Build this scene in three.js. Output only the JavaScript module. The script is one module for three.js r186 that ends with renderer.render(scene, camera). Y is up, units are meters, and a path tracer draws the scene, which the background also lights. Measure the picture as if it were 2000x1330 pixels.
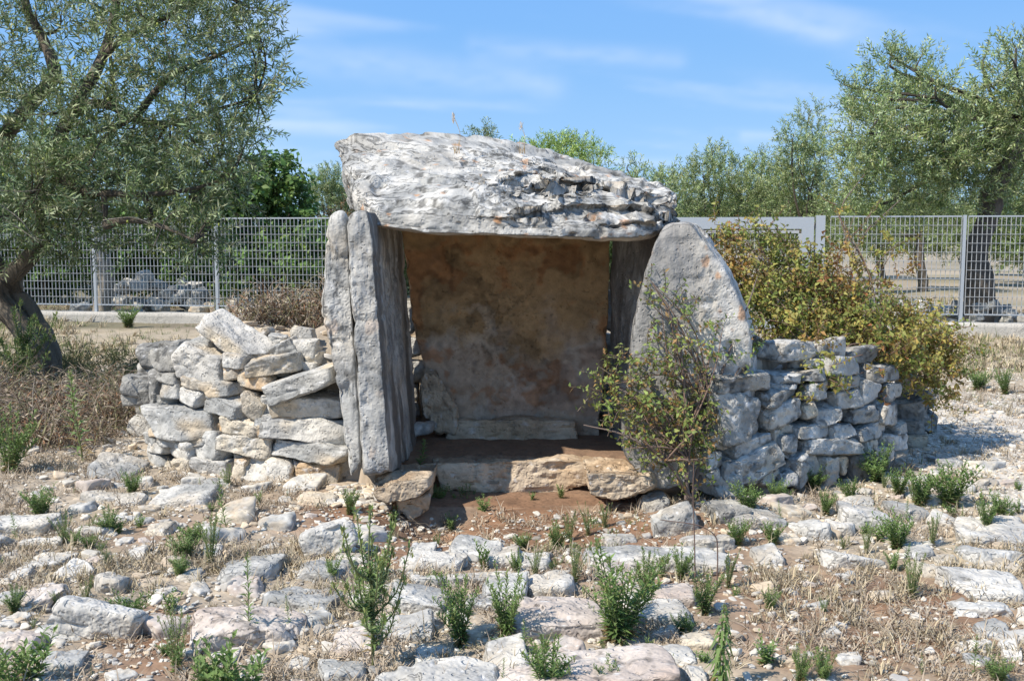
import * as THREE from 'three';
import { ConvexHull } from 'three/addons/math/ConvexHull.js';
import { mergeVertices, mergeGeometries } from 'three/addons/utils/BufferGeometryUtils.js';

// ------------------------------------------------------------ camera, sky, sun, exposure
const scene = new THREE.Scene();
const F = 2000, HORIZON = 460, EYE = 1.6, PITCH = Math.atan((665 - HORIZON) / F);
const camera = new THREE.PerspectiveCamera(2 * Math.atan(665 / F) * 180 / Math.PI, 2000 / 1330, 0.1, 4000);
camera.position.set(0, EYE, 0);
camera.rotation.x = -PITCH;
const renderer = new THREE.WebGLRenderer();
renderer.toneMapping = THREE.LinearToneMapping;
renderer.toneMappingExposure = 1.24;
renderer.shadowMap.enabled = true;
const SUN = new THREE.Vector3(-0.56, 0.745, 0.37).normalize();
const sun = new THREE.DirectionalLight(new THREE.Color().setRGB(1, 0.915, 0.79), 5);
sun.name = 'sun';
sun.position.copy(SUN).multiplyScalar(60).add(new THREE.Vector3(0, 0, -10));
sun.target.position.set(0, 0, -10);
sun.castShadow = true;
Object.assign(sun.shadow.camera, { left: -30, right: 30, top: 30, bottom: -30, near: 1, far: 140 });
sun.shadow.mapSize.set(4096, 4096);
scene.add(sun, sun.target);

// ------------------------------------------------------------ noise and random numbers
function rng(seed) { let s = (seed * 2654435761) >>> 0; return () => { s = (s + 0x6d2b79f5) | 0; let t = Math.imul(s ^ (s >>> 15), 1 | s); t = (t + Math.imul(t ^ (t >>> 7), 61 | t)) ^ t; return ((t ^ (t >>> 14)) >>> 0) / 4294967296; }; }
const lerp = (a, b, t) => a + (b - a) * t, clamp = (x, a = 0, b = 1) => Math.min(b, Math.max(a, x));
const ss = (a, b, x) => { const t = clamp((x - a) / (b - a)); return t * t * (3 - 2 * t); };
const PERM = new Float32Array(4096); { const r = rng(77); for (let i = 0; i < 4096; i++) PERM[i] = r() * 2 - 1; }
const hsh = (x, y, z) => PERM[(Math.imul(x, 73856093) ^ Math.imul(y, 19349663) ^ Math.imul(z, 83492791)) >>> 7 & 4095];
function noise(x, y, z) {
  const ix = Math.floor(x), iy = Math.floor(y), iz = Math.floor(z); let u = x - ix, v = y - iy, w = z - iz;
  u = u * u * (3 - 2 * u); v = v * v * (3 - 2 * v); w = w * w * (3 - 2 * w);
  const a = lerp(lerp(hsh(ix, iy, iz), hsh(ix + 1, iy, iz), u), lerp(hsh(ix, iy + 1, iz), hsh(ix + 1, iy + 1, iz), u), v);
  const b = lerp(lerp(hsh(ix, iy, iz + 1), hsh(ix + 1, iy, iz + 1), u), lerp(hsh(ix, iy + 1, iz + 1), hsh(ix + 1, iy + 1, iz + 1), u), v);
  return lerp(a, b, w);
}
function fbm(x, y, z, o = 4) { let s = 0, a = 0.5, n = 0; for (let i = 0; i < o; i++) { s += a * noise(x, y, z); n += a; a *= 0.5; x = x * 2.03 + 11.7; y = y * 2.03 + 5.3; z = z * 2.03 + 7.9; } return s / n; }
function ridge(x, y, z, o = 3) { let s = 0, a = 0.5, n = 0; for (let i = 0; i < o; i++) { s += a * (1 - Math.abs(noise(x, y, z)) * 2); n += a; a *= 0.5; x = x * 2.1 + 3.1; y = y * 2.1 + 9.2; z = z * 2.1 + 1.7; } return s / n; }

// ------------------------------------------------------------ from the photograph to places in the world
const V = (x, y, z) => new THREE.Vector3(x, y, z), cP = Math.cos(PITCH), sP = Math.sin(PITCH);
function ray(px, py) { const x = (px - 1000) / F, y = (665 - py) / F; return V(x, y * cP - sP, -(cP + y * sP)); }
const at = (px, py, d) => { const r = ray(px, py); return r.multiplyScalar(d / -r.z).add(V(0, EYE, 0)); };
const onY = (px, py, y = 0) => { const r = ray(px, py); return r.multiplyScalar((y - EYE) / r.y).add(V(0, EYE, 0)); };

// ------------------------------------------------------------ sky: clear blue with thin high cloud
{
  const W = 2048, H = 1024, d = new Float32Array(W * H * 4);
  for (let j = 0; j < H; j++) {
    const el = ((j + 0.5) / H - 0.5) * Math.PI, y = Math.sin(el), e = el * 180 / Math.PI;
    for (let i = 0; i < W; i++) {
      const a = ((i + 0.5) / W - 0.5) * 2 * Math.PI, x = Math.cos(a) * Math.cos(el), z = Math.sin(a) * Math.cos(el);
      const t = Math.pow(clamp(e / 13), 0.8), u = ss(10, 75, e);
      let r = lerp(lerp(0.40, 0.165, t), 0.12, u), g = lerp(lerp(0.62, 0.39, t), 0.23, u), b = lerp(lerp(0.84, 0.78, t), 0.47, u);
      if (y > 0.005) {
        const k = 1 / (y + 0.12), cx = x * k, cz = z * k;
        const wisp = fbm(cx * 1.1 + 3, cz * 3.4 + cx * 1.3, 2.5, 5), big = fbm(cx * 0.5 - 2.2, cz * 0.8, 8.1, 3);
        const c = 0.34 * ss(0.02, 0.75, wisp + big * 0.55) * ss(0.3, 3, e) + 0.05 * ss(-0.3, 0.5, big);
        const az = Math.atan2(x, -z) * 180 / Math.PI, streak = (a0, e0, a1, e1, w) => { const t = ((az - a0) * (a1 - a0) + (e - e0) * (e1 - e0)) / ((a1 - a0) ** 2 + (e1 - e0) ** 2), k = clamp(t), dd = Math.hypot(az - lerp(a0, a1, k), e - lerp(e0, e1, k)); return Math.exp(-((dd / w) ** 2)) * (0.6 + 0.9 * fbm(az * 0.5, e * 1.6, 5.5, 4)); };
        const s = 0.30 * streak(9, 13.2, 18.5, 9.8, 0.8) + 0.22 * streak(-13, 9.6, 2, 8.2, 0.9) + 0.22 * streak(-2, 10.2, 9, 9.4, 0.5) + 0.35 * streak(12.6, 5.3, 14.6, 5.2, 0.25) + 0.25 * streak(5, 4.1, 9, 3.9, 0.22), q = clamp(c + s);
        r = lerp(r, 0.80, q); g = lerp(g, 0.86, q); b = lerp(b, 0.96, q);
      }
      d.set([r, g, b, 1], (j * W + i) * 4);
    }
  }
  const t = new THREE.DataTexture(d, W, H, THREE.RGBAFormat, THREE.FloatType);
  t.mapping = THREE.EquirectangularReflectionMapping; t.magFilter = t.minFilter = THREE.LinearFilter; t.needsUpdate = true;
  scene.background = t; scene.environment = t;
}

// ------------------------------------------------------------ names, tags
const taken = new Map();
function numbered(n) { const k = taken.get(n) ?? 0; taken.set(n, k + 1); return k ? `${n}_${String(k).padStart(3, '0')}` : n; }
function tag(o, label, category, group, kind) { if (label) o.userData.label = label; if (category) o.userData.category = category; if (group) o.userData.group = group; if (kind) o.userData.kind = kind; return o; }
function thing(name, label, category, p, group) { const g = new THREE.Group(); g.name = numbered(name); if (p) g.position.copy(p); scene.add(g); return tag(g, label, category, group); }
function part(name, geo, m, parent) { const o = new THREE.Mesh(geo, m); o.name = parent === scene ? numbered(name) : name; o.castShadow = o.receiveShadow = true; parent.add(o); return o; }
function inst(name, geo, m, list, parent, colors) {
  const o = new THREE.InstancedMesh(geo, m, list.length); o.name = parent === scene ? numbered(name) : name;
  list.forEach((k, i) => o.setMatrixAt(i, k));
  if (colors) { const c = new THREE.Color(); colors.forEach((k, i) => o.setColorAt(i, c.setRGB(...k))); }
  o.castShadow = o.receiveShadow = true; parent.add(o); return o;
}

// ------------------------------------------------------------ textures
function dataTex(N, f, srgb) {
  const a = new Uint8Array(N * N * 4);
  for (let y = 0; y < N; y++) for (let x = 0; x < N; x++) { const c = f(x, y); a.set([c[0] * 255, c[1] * 255, c[2] * 255, 255], (y * N + x) * 4); }
  const t = new THREE.DataTexture(a, N, N); t.wrapS = t.wrapT = THREE.RepeatWrapping; t.magFilter = THREE.LinearFilter; t.minFilter = THREE.LinearMipmapLinearFilter;
  if (srgb) t.colorSpace = THREE.SRGBColorSpace; t.needsUpdate = true; return t;
}
// tiling noise: a torus in four coordinates is not needed, two blended offsets are enough
function tiled(f, N) {
  const a = new Float32Array(N * N);
  for (let y = 0; y < N; y++) for (let x = 0; x < N; x++) {
    const u = x / N, v = y / N, wx = ss(0, 1, u), wy = ss(0, 1, v);
    a[y * N + x] = lerp(lerp(f(u + 1, v + 1), f(u, v + 1), wx), lerp(f(u + 1, v), f(u, v), wx), wy);
  }
  return (x, y) => a[((y + N) % N) * N + ((x + N) % N)];
}
const NT = 512;
const grainF = tiled((u, v) => fbm(u * 26, v * 26, 1.5, 5), NT), fineF = tiled((u, v) => noise(u * 110, v * 110, 4.4), NT), spotF = tiled((u, v) => fbm(u * 44, v * 44, 9.5, 2), NT), pitF = tiled((u, v) => noise(u * 60, v * 60, 31.4), NT);
const stoneMap = dataTex(NT, (x, y) => {   // lichen specks and grain of weathered limestone
  let c = 0.93 + 0.16 * grainF(x, y) + 0.12 * fineF(x, y);
  const dark = ss(0.28, 0.52, spotF(x, y)), white = ss(0.30, 0.5, -spotF(x, y));
  c = lerp(c, 0.55, dark * 0.65); c = lerp(c, 1, white * 0.5);
  return [clamp(c), clamp(c), clamp(c * 0.99)];
});
const stoneBump = dataTex(NT, (x, y) => { const h = clamp(0.5 + 0.42 * grainF(x, y) + 0.12 * fineF(x, y) - 0.45 * ss(0.35, 0.6, pitF(x, y))); return [h, h, h]; });
const soilMap = dataTex(NT, (x, y) => {
  let c = 0.86 + 0.30 * grainF(x, y) + 0.2 * fineF(x, y);
  const pale = ss(0.34, 0.5, spotF(x, y)), dk = ss(0.3, 0.55, -pitF(x, y));
  c = lerp(c, 1, pale * 0.8); c = lerp(c, 0.5, dk * 0.5);
  return [clamp(c), clamp(c * 0.985), clamp(c * 0.96)];
});
const barkF = tiled((u, v) => ridge(u * 18, v * 5, 2.2, 4), 256);
const barkMap = dataTex(256, (x, y) => { const c = clamp(0.72 + 0.3 * barkF(x, y) + 0.1 * fineF(x, y)); return [c, c * 0.98, c * 0.95]; });
const barkBump = dataTex(256, (x, y) => { const c = clamp(0.5 + 0.5 * barkF(x, y)); return [c, c, c]; });

const std = (o) => new THREE.MeshStandardMaterial({ roughness: 0.95, side: THREE.DoubleSide, ...o });
const mStone = std({ name: 'limestone', vertexColors: true, map: stoneMap, bumpMap: stoneBump, bumpScale: 0.014 });
const mChip = std({ name: 'limestone_chip', vertexColors: true, map: stoneMap });
const mSoil = std({ name: 'soil', vertexColors: true, map: soilMap, bumpMap: soilMap, bumpScale: 0.012, roughness: 1 });
const mBark = std({ name: 'bark', vertexColors: true, map: barkMap, bumpMap: barkBump, bumpScale: 0.03, roughness: 1 });
const leafMat = (name, t = 0.3) => new THREE.MeshPhysicalMaterial({ name, vertexColors: true, roughness: 0.62, transmission: t, thickness: 0, side: THREE.DoubleSide, specularIntensity: 0.6 });
const mOlive = leafMat('olive_leaf', 0.34), mLeaf = leafMat('green_leaf', 0.4), mDry = std({ name: 'dry_plant', vertexColors: true, roughness: 1 });
const mZinc = std({ name: 'galvanised_steel', color: new THREE.Color().setRGB(0.42, 0.46, 0.50), roughness: 0.5, metalness: 0.35, bumpMap: stoneBump, bumpScale: 0.0006 });
const mZincDark = std({ name: 'galvanised_bars', color: new THREE.Color().setRGB(0.38, 0.40, 0.42), roughness: 0.6, metalness: 0.15 });

// ------------------------------------------------------------ stones: smoothed polyhedra with weathering
const icoCache = new Map();
function ico(det) {
  if (!icoCache.has(det)) { const g = new THREE.IcosahedronGeometry(1, det); g.deleteAttribute('normal'); g.deleteAttribute('uv'); icoCache.set(det, mergeVertices(g, 1e-5)); }
  return icoCache.get(det);
}
const TONES = {  // patina, pale, fresh
  grey: [[0.33, 0.335, 0.33], [0.58, 0.57, 0.54], [0.56, 0.46, 0.33]],
  white: [[0.43, 0.425, 0.41], [0.66, 0.635, 0.585], [0.60, 0.52, 0.40]],
  cream: [[0.44, 0.40, 0.34], [0.64, 0.57, 0.46], [0.60, 0.42, 0.25]],
  dark: [[0.20, 0.198, 0.19], [0.44, 0.43, 0.40], [0.40, 0.36, 0.30]],
  tan: [[0.46, 0.37, 0.27], [0.64, 0.53, 0.40], [0.60, 0.45, 0.30]],
  pink: [[0.46, 0.40, 0.36], [0.60, 0.54, 0.49], [0.56, 0.44, 0.36]],
};
function limestone(tone, seed, o = {}) {
  const [A, B, C] = TONES[tone], fresh = o.fresh ?? 0.25, lichen = o.lichen ?? 0.3, orange = o.orange ?? 0, s = seed * 7.31;
  return (p, n) => {
    const x = p.x + s, y = p.y + s * 0.3, z = p.z - s;
    const m = ss(-0.28, 0.32, fbm(x * 5, y * 5, z * 5, 4)), f = fresh * ss(0.05, 0.45, fbm(x * 4 + 40, y * 4, z * 4, 3));
    let c = [0, 1, 2].map((k) => lerp(lerp(A[k], B[k], m), C[k], clamp(f * 2.2)));
    const l = lichen * ss(0.12, 0.5, fbm(x * 22, y * 22, z * 22 + 9, 3)) * 1.5, w = ss(0.42, 0.6, fbm(x * 30 + 3, y * 30, z * 30, 2));
    c = c.map((k) => lerp(lerp(k, k * 0.38, clamp(l)), 0.72, w * 0.6));
    if (orange) { const q = orange * ss(0.40, 0.55, fbm(x * 12 + 90, y * 12, z * 12, 3)); c = [lerp(c[0], 0.58, q), lerp(c[1], 0.27, q), lerp(c[2], 0.09, q)]; }
    return c;
  };
}
function boxUV(g) {
  const p = g.attributes.position, n = g.attributes.normal, uv = new Float32Array(p.count * 2);
  for (let i = 0; i < p.count; i++) {
    const ax = Math.abs(n.getX(i)), ay = Math.abs(n.getY(i)), az = Math.abs(n.getZ(i)), x = p.getX(i), y = p.getY(i), z = p.getZ(i);
    if (ay >= ax && ay >= az) uv.set([x, z], i * 2); else if (ax >= az) uv.set([z, y], i * 2); else uv.set([x, y], i * 2);
  }
  g.setAttribute('uv', new THREE.BufferAttribute(uv, 2));
}
// planes: [normal, distance from the centre]; o.dims spreads the vertices, o.p is edge sharpness
function stoneGeo(planes, o) {
  const base = ico(o.det ?? 8), P = base.attributes.position, N = P.count, pos = new Float32Array(N * 3), p = o.p ?? 13, d = V(), sd = o.seed * 3.17;
  const dims = o.dims;
  for (let i = 0; i < N; i++) {
    d.set(P.getX(i) * dims.x, P.getY(i) * dims.y, P.getZ(i) * dims.z).normalize();
    let s = 0; for (const [n, q] of planes) { const k = n.dot(d) / q; if (k > 0) s += Math.pow(k, p); }
    const r = Math.pow(s, -1 / p); pos.set([d.x * r, d.y * r, d.z * r], i * 3);
  }
  const g = new THREE.BufferGeometry(); g.setAttribute('position', new THREE.BufferAttribute(pos, 3)); g.setIndex(base.index); g.computeVertexNormals();
  if (o.warp) { const A = g.attributes.position, Nn = g.attributes.normal, v = V(), n = V(); for (let i = 0; i < N; i++) { o.warp(v.fromBufferAttribute(A, i), n.fromBufferAttribute(Nn, i)); A.setXYZ(i, v.x, v.y, v.z); } g.computeVertexNormals(); }
  const A = g.attributes.position, Nn = g.attributes.normal, v = V(), n = V(), amp = o.rough ?? 0.012, fq = o.freq ?? 5;
  for (let i = 0; i < N; i++) {
    v.fromBufferAttribute(A, i); n.fromBufferAttribute(Nn, i);
    const x = v.x + sd, y = v.y + sd, z = v.z - sd;
    let h = amp * (1.5 * fbm(x * fq, y * fq * (o.flat ?? 1), z * fq, 4)) - amp * 0.9 * ss(0.45, 0.95, ridge(x * fq * 1.3, y * fq * 1.6, z * fq * 1.3, 3));
    if (o.extra) h += o.extra(v, n);
    v.addScaledVector(n, h); A.setXYZ(i, v.x, v.y, v.z);
  }
  g.computeVertexNormals(); boxUV(g);
  const col = new Float32Array(N * 3);
  for (let i = 0; i < N; i++) { v.fromBufferAttribute(A, i); n.fromBufferAttribute(g.attributes.normal, i); col.set(o.color(v, n), i * 3); }
  g.setAttribute('color', new THREE.BufferAttribute(col, 3));
  return g;
}
function blockPlanes(w, h, d, r, bev = 7, lo = 0.66) {   // a rough block of that size with chipped corners
  const P = [], j = (a) => (r() - 0.5) * a;
  for (const [n, q] of [[V(1, 0, 0), w], [V(-1, 0, 0), w], [V(0, 1, 0), h], [V(0, -1, 0), h], [V(0, 0, 1), d], [V(0, 0, -1), d]]) { const t = (a, b) => j(0.5 * Math.min(1, 1.3 * a / b)); n.add(n.y ? V(t(h, w), 0, t(h, d)) : n.x ? V(0, t(w, h), t(w, d)) : V(t(d, w), t(d, h), 0)); P.push([n.normalize(), q / 2 * (0.97 + j(0.08))]); }
  for (let i = 0; i < bev; i++) { const n = V(j(2), j(2), j(2)).normalize(); P.push([n, (Math.abs(n.x) * w + Math.abs(n.y) * h + Math.abs(n.z) * d) / 2 * (lo + r() * 0.22)]); }
  return P;
}
function hullStone(points, o) {   // a big slab from its corners; returns geometry about its centre and that centre
  const c = V(); points.forEach((p) => c.add(p)); c.divideScalar(points.length);
  if (o.center) c.copy(o.center);
  const hull = new ConvexHull().setFromPoints(points), planes = [];
  for (const f of hull.faces) { const q = f.normal.dot(f.midpoint) - f.normal.dot(c); if (!planes.some(([n]) => n.dot(f.normal) > 0.995)) planes.push([f.normal.clone(), Math.max(0.02, q)]); }
  const b = new THREE.Box3().setFromPoints(points).getSize(V());
  return [stoneGeo(planes, { dims: b, p: 26, ...o }), c];
}
const extr = (poly, d, depth, dx = 0, dy = 0) => poly.flatMap(([x, y]) => { const p = at(x, y, d); return [p, p.clone().add(V(dx, dy, -depth))]; });

// ------------------------------------------------------------ ground
const TUM = [[-0.95, -6.5], [-1.7, -6.62], [-2.3, -6.95], [-2.78, -7.55], [-2.85, -8.3], [-2.5, -9.3], [-1.2, -10.2], [0.4, -10.4], [2.2, -9.6], [3.0, -8.4], [2.95, -7.45], [2.6, -6.95], [1.98, -6.42], [1.22, -5.9], [1.24, -6.5]];
function inTum(x, z) {   // distance to the rim of the mound, positive inside
  let best = 1e9, inside = false;
  for (let i = 0, j = TUM.length - 1; i < TUM.length; j = i++) {
    const [ax, az] = TUM[j], [bx, bz] = TUM[i], t = clamp(((x - ax) * (bx - ax) + (z - az) * (bz - az)) / ((bx - ax) ** 2 + (bz - az) ** 2));
    best = Math.min(best, Math.hypot(x - lerp(ax, bx, t), z - lerp(az, bz, t)));
    if ((az > z) !== (bz > z) && x < (bx - ax) * (z - az) / (bz - az) + ax) inside = !inside;
  }
  return inside ? best : -best;
}
const bump2 = (x, z, p, r) => Math.exp(-((x - p[0]) ** 2 + (z - p[1]) ** 2) / (r * r));
function gy(x, z) {
  let y = 0.035 * fbm(x * 0.7, 0.5, z * 0.7, 3) + 0.018 * fbm(x * 4, 2.5, z * 4, 3);
  y += 0.05 * ss(-1.5, -4, x) * ss(-5.5, -7, z);
  y += 0.07 * bump2(x, z, [1.25, -5.75], 0.4); y -= 0.20 * bump2(x, z, [-0.42, -5.72], 0.24) + 0.07 * bump2(x, z, [0.1, -5.7], 0.75);
  if (z > -11 && z < -5.7 && Math.abs(x) < 3.6) {
    const d = inTum(x, z), w = lerp(0.26, 1.5, ss(-7.5, -8.8, z)), top = x < 0 ? 0.86 : 0.78;
    if (d > 0.1) {
      let m = top * ss(0.1, 0.1 + w, d) * (1 + 0.12 * fbm(x * 3, 9, z * 3, 2));
      const chamber = ss(-1.12, -1.0, x) * ss(1.3, 1.15, x) * ss(-7.62, -7.5, z);
      m = lerp(m, 0.17, chamber); y += m;
    } else if (z < -6.12 && x > -1.0 && x < 1.25 && z > -7.6) y = lerp(y, 0.17, ss(-6.46, -6.56, z));
  }
  if (z < -20) y += 0.15 * fbm(x * 0.12, 3, z * 0.12, 2);
  return y;
}
const soilRed = [0.25, 0.145, 0.088], litter = [0.43, 0.37, 0.295], straw = [0.46, 0.385, 0.275], pale = [0.60, 0.565, 0.51], greenish = [0.20, 0.21, 0.10];
function zones(x, z) {   // share of bare red soil, pale gravel, straw
  const n = fbm(x * 1.3, 4.4, z * 1.3, 4), n2 = fbm(x * 3.1, 14.4, z * 3.1, 3);
  let red = 1.1 * bump2(x, z, [0.1, -5.75], 0.7) + 0.9 * bump2(x, z, [-1.05, -5.9], 0.55) + 0.7 * bump2(x, z, [1.1, -5.55], 0.5) + 0.75 * bump2(x, z, [1.35, -4.1], 0.75) + 0.8 * bump2(x, z, [-1.5, -4.15], 0.3) + 0.7 * bump2(x, z, [-1.35, -3.75], 0.35) + 0.7 * bump2(x, z, [-0.55, -5.0], 0.5) + 0.6 * bump2(x, z, [0.6, -4.9], 0.45) + 0.5 * bump2(x, z, [2.0, -4.3], 0.6) + 0.5 * bump2(x, z, [-2.0, -5.4], 0.5);
  red = clamp(red + n2 * 0.5) * ss(0.15, 0.5, red + n * 0.3);
  const grav = clamp(1.2 * ss(2.2, 3.2, x) * ss(-5.2, -6.2, z) * ss(-11, -9, z) + n2 * 0.4 - 0.1);
  const str = clamp(ss(-0.1, 0.4, n) * 0.6 + ss(0.6, 1.6, x) * ss(-5.4, -4.4, z) * 0.7 + ss(-11, -13, z) * 0.6);
  return [clamp(red), grav, str];
}
const uniq = (a) => [...new Set(a.map((v) => +v.toFixed(4)))].sort((p, q) => p - q);
const range = (a, b, s) => { const o = []; for (let v = a; v <= b + 1e-9; v += s) o.push(v); return o; };
{
  const geo = (from, step, k, to) => { const o = []; let v = from, s = step; while (Math.abs(v) < Math.abs(to)) { s *= k; v += s; o.push(v); } return o; };
  const xs = uniq([...range(-3.6, 3.6, 0.025), ...geo(3.6, 0.025, 1.09, 900), ...geo(3.6, 0.025, 1.09, 900).map((v) => -v)]);
  const zs = uniq([...range(-8, -2.6, 0.025), ...range(-10.6, -8, 0.05), ...geo(-2.6, 0.03, 1.2, 900).length ? [] : [], ...[-2.5, -2.3, -2, -1.5, -0.8, 0.5, 3, 8, 20, 60, 200, 800], ...geo(-10.6, -0.05, 1.08, 1500)]);
  const nx = xs.length, nz = zs.length, pos = new Float32Array(nx * nz * 3), col = new Float32Array(nx * nz * 3), uv = new Float32Array(nx * nz * 2), idx = [];
  for (let j = 0; j < nz; j++) for (let i = 0; i < nx; i++) {
    const x = xs[i], z = zs[j], k = j * nx + i, far = Math.hypot(x, z);
    const [r, g, s] = zones(x, z), fine = fbm(x * 9, 3, z * 9, 2);
    let y = far > 120 ? 0 : gy(x, z);
    if (far < 12) y += 0.012 * fbm(x * 14, 8, z * 14, 2);
    pos.set([x, y, z], k * 3); uv.set([x / 1.6, z / 1.6], k * 2);
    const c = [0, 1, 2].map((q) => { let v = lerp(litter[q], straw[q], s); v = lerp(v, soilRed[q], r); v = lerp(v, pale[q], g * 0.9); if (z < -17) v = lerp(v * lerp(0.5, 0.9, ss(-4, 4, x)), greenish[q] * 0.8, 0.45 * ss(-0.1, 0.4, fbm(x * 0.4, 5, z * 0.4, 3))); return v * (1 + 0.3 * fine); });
    if (Math.abs(x) < 0.85 && z < -6.1 && z > -7.5) for (let q = 0; q < 3; q++) c[q] = lerp(c[q], soilRed[q] * 0.9, 0.85);
    col.set(c, k * 3);
  }
  for (let j = 0; j + 1 < nz; j++) for (let i = 0; i + 1 < nx; i++) { const a = j * nx + i, b = a + nx; idx.push(a, a + 1, b, a + 1, b + 1, b); }
  const g = new THREE.BufferGeometry();
  g.setAttribute('position', new THREE.BufferAttribute(pos, 3)); g.setAttribute('color', new THREE.BufferAttribute(col, 3)); g.setAttribute('uv', new THREE.BufferAttribute(uv, 2));
  g.setIndex(idx); g.computeVertexNormals();
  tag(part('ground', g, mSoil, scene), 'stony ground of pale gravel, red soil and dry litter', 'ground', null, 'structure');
}
function onG(px, py) { let p = onY(px, py, 0); for (let k = 0; k < 5; k++) p = onY(px, py, gy(p.x, p.z)); return p; }

// ------------------------------------------------------------ dolmen
const dolmen = thing('dolmen', 'grey limestone dolmen with thick capstone on upright slabs around an open chamber', 'dolmen', V(0, 0, -6.6));
function slab(name, pts, o, label) {
  const [g, c] = hullStone(pts, o); const m = part(name, g, mStone, dolmen); m.position.copy(c).sub(dolmen.position); if (label) m.userData.label = label; return m;
}
{
  // capstone
  const pts = [at(712, 446, 6.08), at(800, 460, 6.0), at(1000, 468, 5.98), at(1190, 470, 6.0), at(1285, 464, 6.1), at(1334, 440, 6.4),
    at(706, 398, 6.12), at(850, 408, 6.0), at(1000, 424, 5.96), at(1180, 430, 5.98), at(1298, 424, 6.15),
    at(638, 266, 7.5), at(690, 252, 7.4), at(850, 254, 7.5), at(960, 266, 7.55), at(1050, 284, 7.6), at(1150, 316, 7.6), at(1250, 344, 7.5), at(1320, 364, 7.2), at(1340, 402, 6.7),
    at(648, 335, 7.5), at(700, 420, 7.7), at(1300, 440, 7.8)];
  const lime = limestone('grey', 3, { fresh: 0.06, lichen: 1.05, orange: 0.6 }), cen = V(0.02, 1.92, -6.85);
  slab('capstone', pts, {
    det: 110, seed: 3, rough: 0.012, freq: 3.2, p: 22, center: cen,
    warp: (v, n) => {   // bedding: flat treads and upright risers, strongest on the right of the front
      const { x, y, z } = v; if (n.y < -0.35) return;
      const right = ss(-0.3, 0.2, x + 0.3 * noise(y * 5, z * 4, 1)) * ss(0.34, 0.1, y) * ss(-0.25, 0.1, z) * ss(-0.29, -0.2, y);
      const t = y * 19 + 1.5 * fbm(x * 1.8, 0.3, z * 2.2, 3) + 0.35 * noise(x * 11, 2, z * 11), k = Math.floor(t), f = t - k, cell = noise(x * 4.6 + k * 3.1, k * 1.7, z * 5);
      v.y += right * (ss(0.55, 1, f) - f) / 19 * 0.95;
      const push = right * (0.062 * ss(0.1, 0.25, cell) - 0.05 * ss(-0.1, -0.3, cell)) + right * 0.03 * noise(x * 16, k * 2.3, 5);
      v.z -= push * 0.9; v.x -= push * 0.25; v.y -= push * 0.25;
      const t2 = y * 9 + x * 1.6 + 1.3 * fbm(x * 1.7 + 5, y, z * 1.7, 3), f2 = t2 - Math.floor(t2), left = (1 - right) * ss(0.3, 0.6, n.y);
      v.y += left * (ss(0.75, 1, f2) - f2) / 9 * 0.2;
    },
    extra: (v, n) => {   // broken blocks and hollows
      const x = v.x, y = v.y, z = v.z; if (n.y < -0.5) return 0.012 * fbm(x * 7, y * 7, z * 7, 3);
      let h = -0.045 * ss(0.40, 0.60, noise(x * 2.6 + 7, y * 4, z * 4.2));
      h += 0.06 * Math.exp(-(((x + 0.34) / 0.25) ** 2 + ((z - 0.62) / 0.2) ** 2 + ((y + 0.1) / 0.12) ** 2));
      h -= 0.11 * Math.exp(-(((x - 0.30) / 0.2) ** 2 + ((z - 0.45) / 0.13) ** 2 + ((y - 0.04) / 0.1) ** 2));
      const rt = ss(-0.2, 0.3, x);
      h += lerp(0.008, 0.014, rt) * fbm(x * 13, y * 18, z * 13, 4) + 0.005 * fbm(x * 38, y * 38, z * 38, 2) - lerp(0.012, 0.022, rt) * ss(0.38, 0.58, noise(x * 12 + 3, y * 16, z * 12)) + 0.05 * fbm(x * 1.7 + 4, y * 2, z * 2.4, 3);
      const q = noise(x * 1.4 + 9, 3, z * 2.1) * 3, fq = q - Math.floor(q); h += 0.022 * ss(0.9, 1, fq) * (n.y > 0.3 ? 1 : 0.3) - 0.02 * fq * (n.y > 0.3 ? 1 : 0);
      return h;
    },
    color: (p, n) => {
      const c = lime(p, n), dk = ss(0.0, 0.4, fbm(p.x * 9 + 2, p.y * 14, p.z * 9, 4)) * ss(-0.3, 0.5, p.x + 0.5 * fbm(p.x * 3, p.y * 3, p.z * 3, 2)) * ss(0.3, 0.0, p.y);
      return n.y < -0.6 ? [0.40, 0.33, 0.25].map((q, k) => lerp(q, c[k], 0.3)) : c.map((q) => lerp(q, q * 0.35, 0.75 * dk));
    },
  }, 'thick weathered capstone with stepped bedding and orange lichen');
  // left: two leaves of a split upright
  const up = (seed, tone, o) => limestone(tone, seed, o);
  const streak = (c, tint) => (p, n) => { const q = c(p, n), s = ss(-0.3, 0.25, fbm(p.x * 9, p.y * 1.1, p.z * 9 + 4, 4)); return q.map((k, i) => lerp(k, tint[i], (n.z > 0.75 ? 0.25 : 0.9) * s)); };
  slab('upright_slab', extr([[650, 424], [668, 417], [677, 446], [684, 640], [706, 910], [688, 930], [654, 740], [634, 610], [640, 480]], 5.95, 0.95, -0.14), { det: 60, p: 44, seed: 12, rough: 0.026, freq: 4.5, flat: 0.35, extra: (v) => 0.012 * fbm(v.x * 16, v.y * 9, v.z * 16, 3), color: up(12, 'grey', { fresh: 0.14, lichen: 0.6, orange: 0.2 }) }, 'thin outer leaf of the split left upright');
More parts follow.
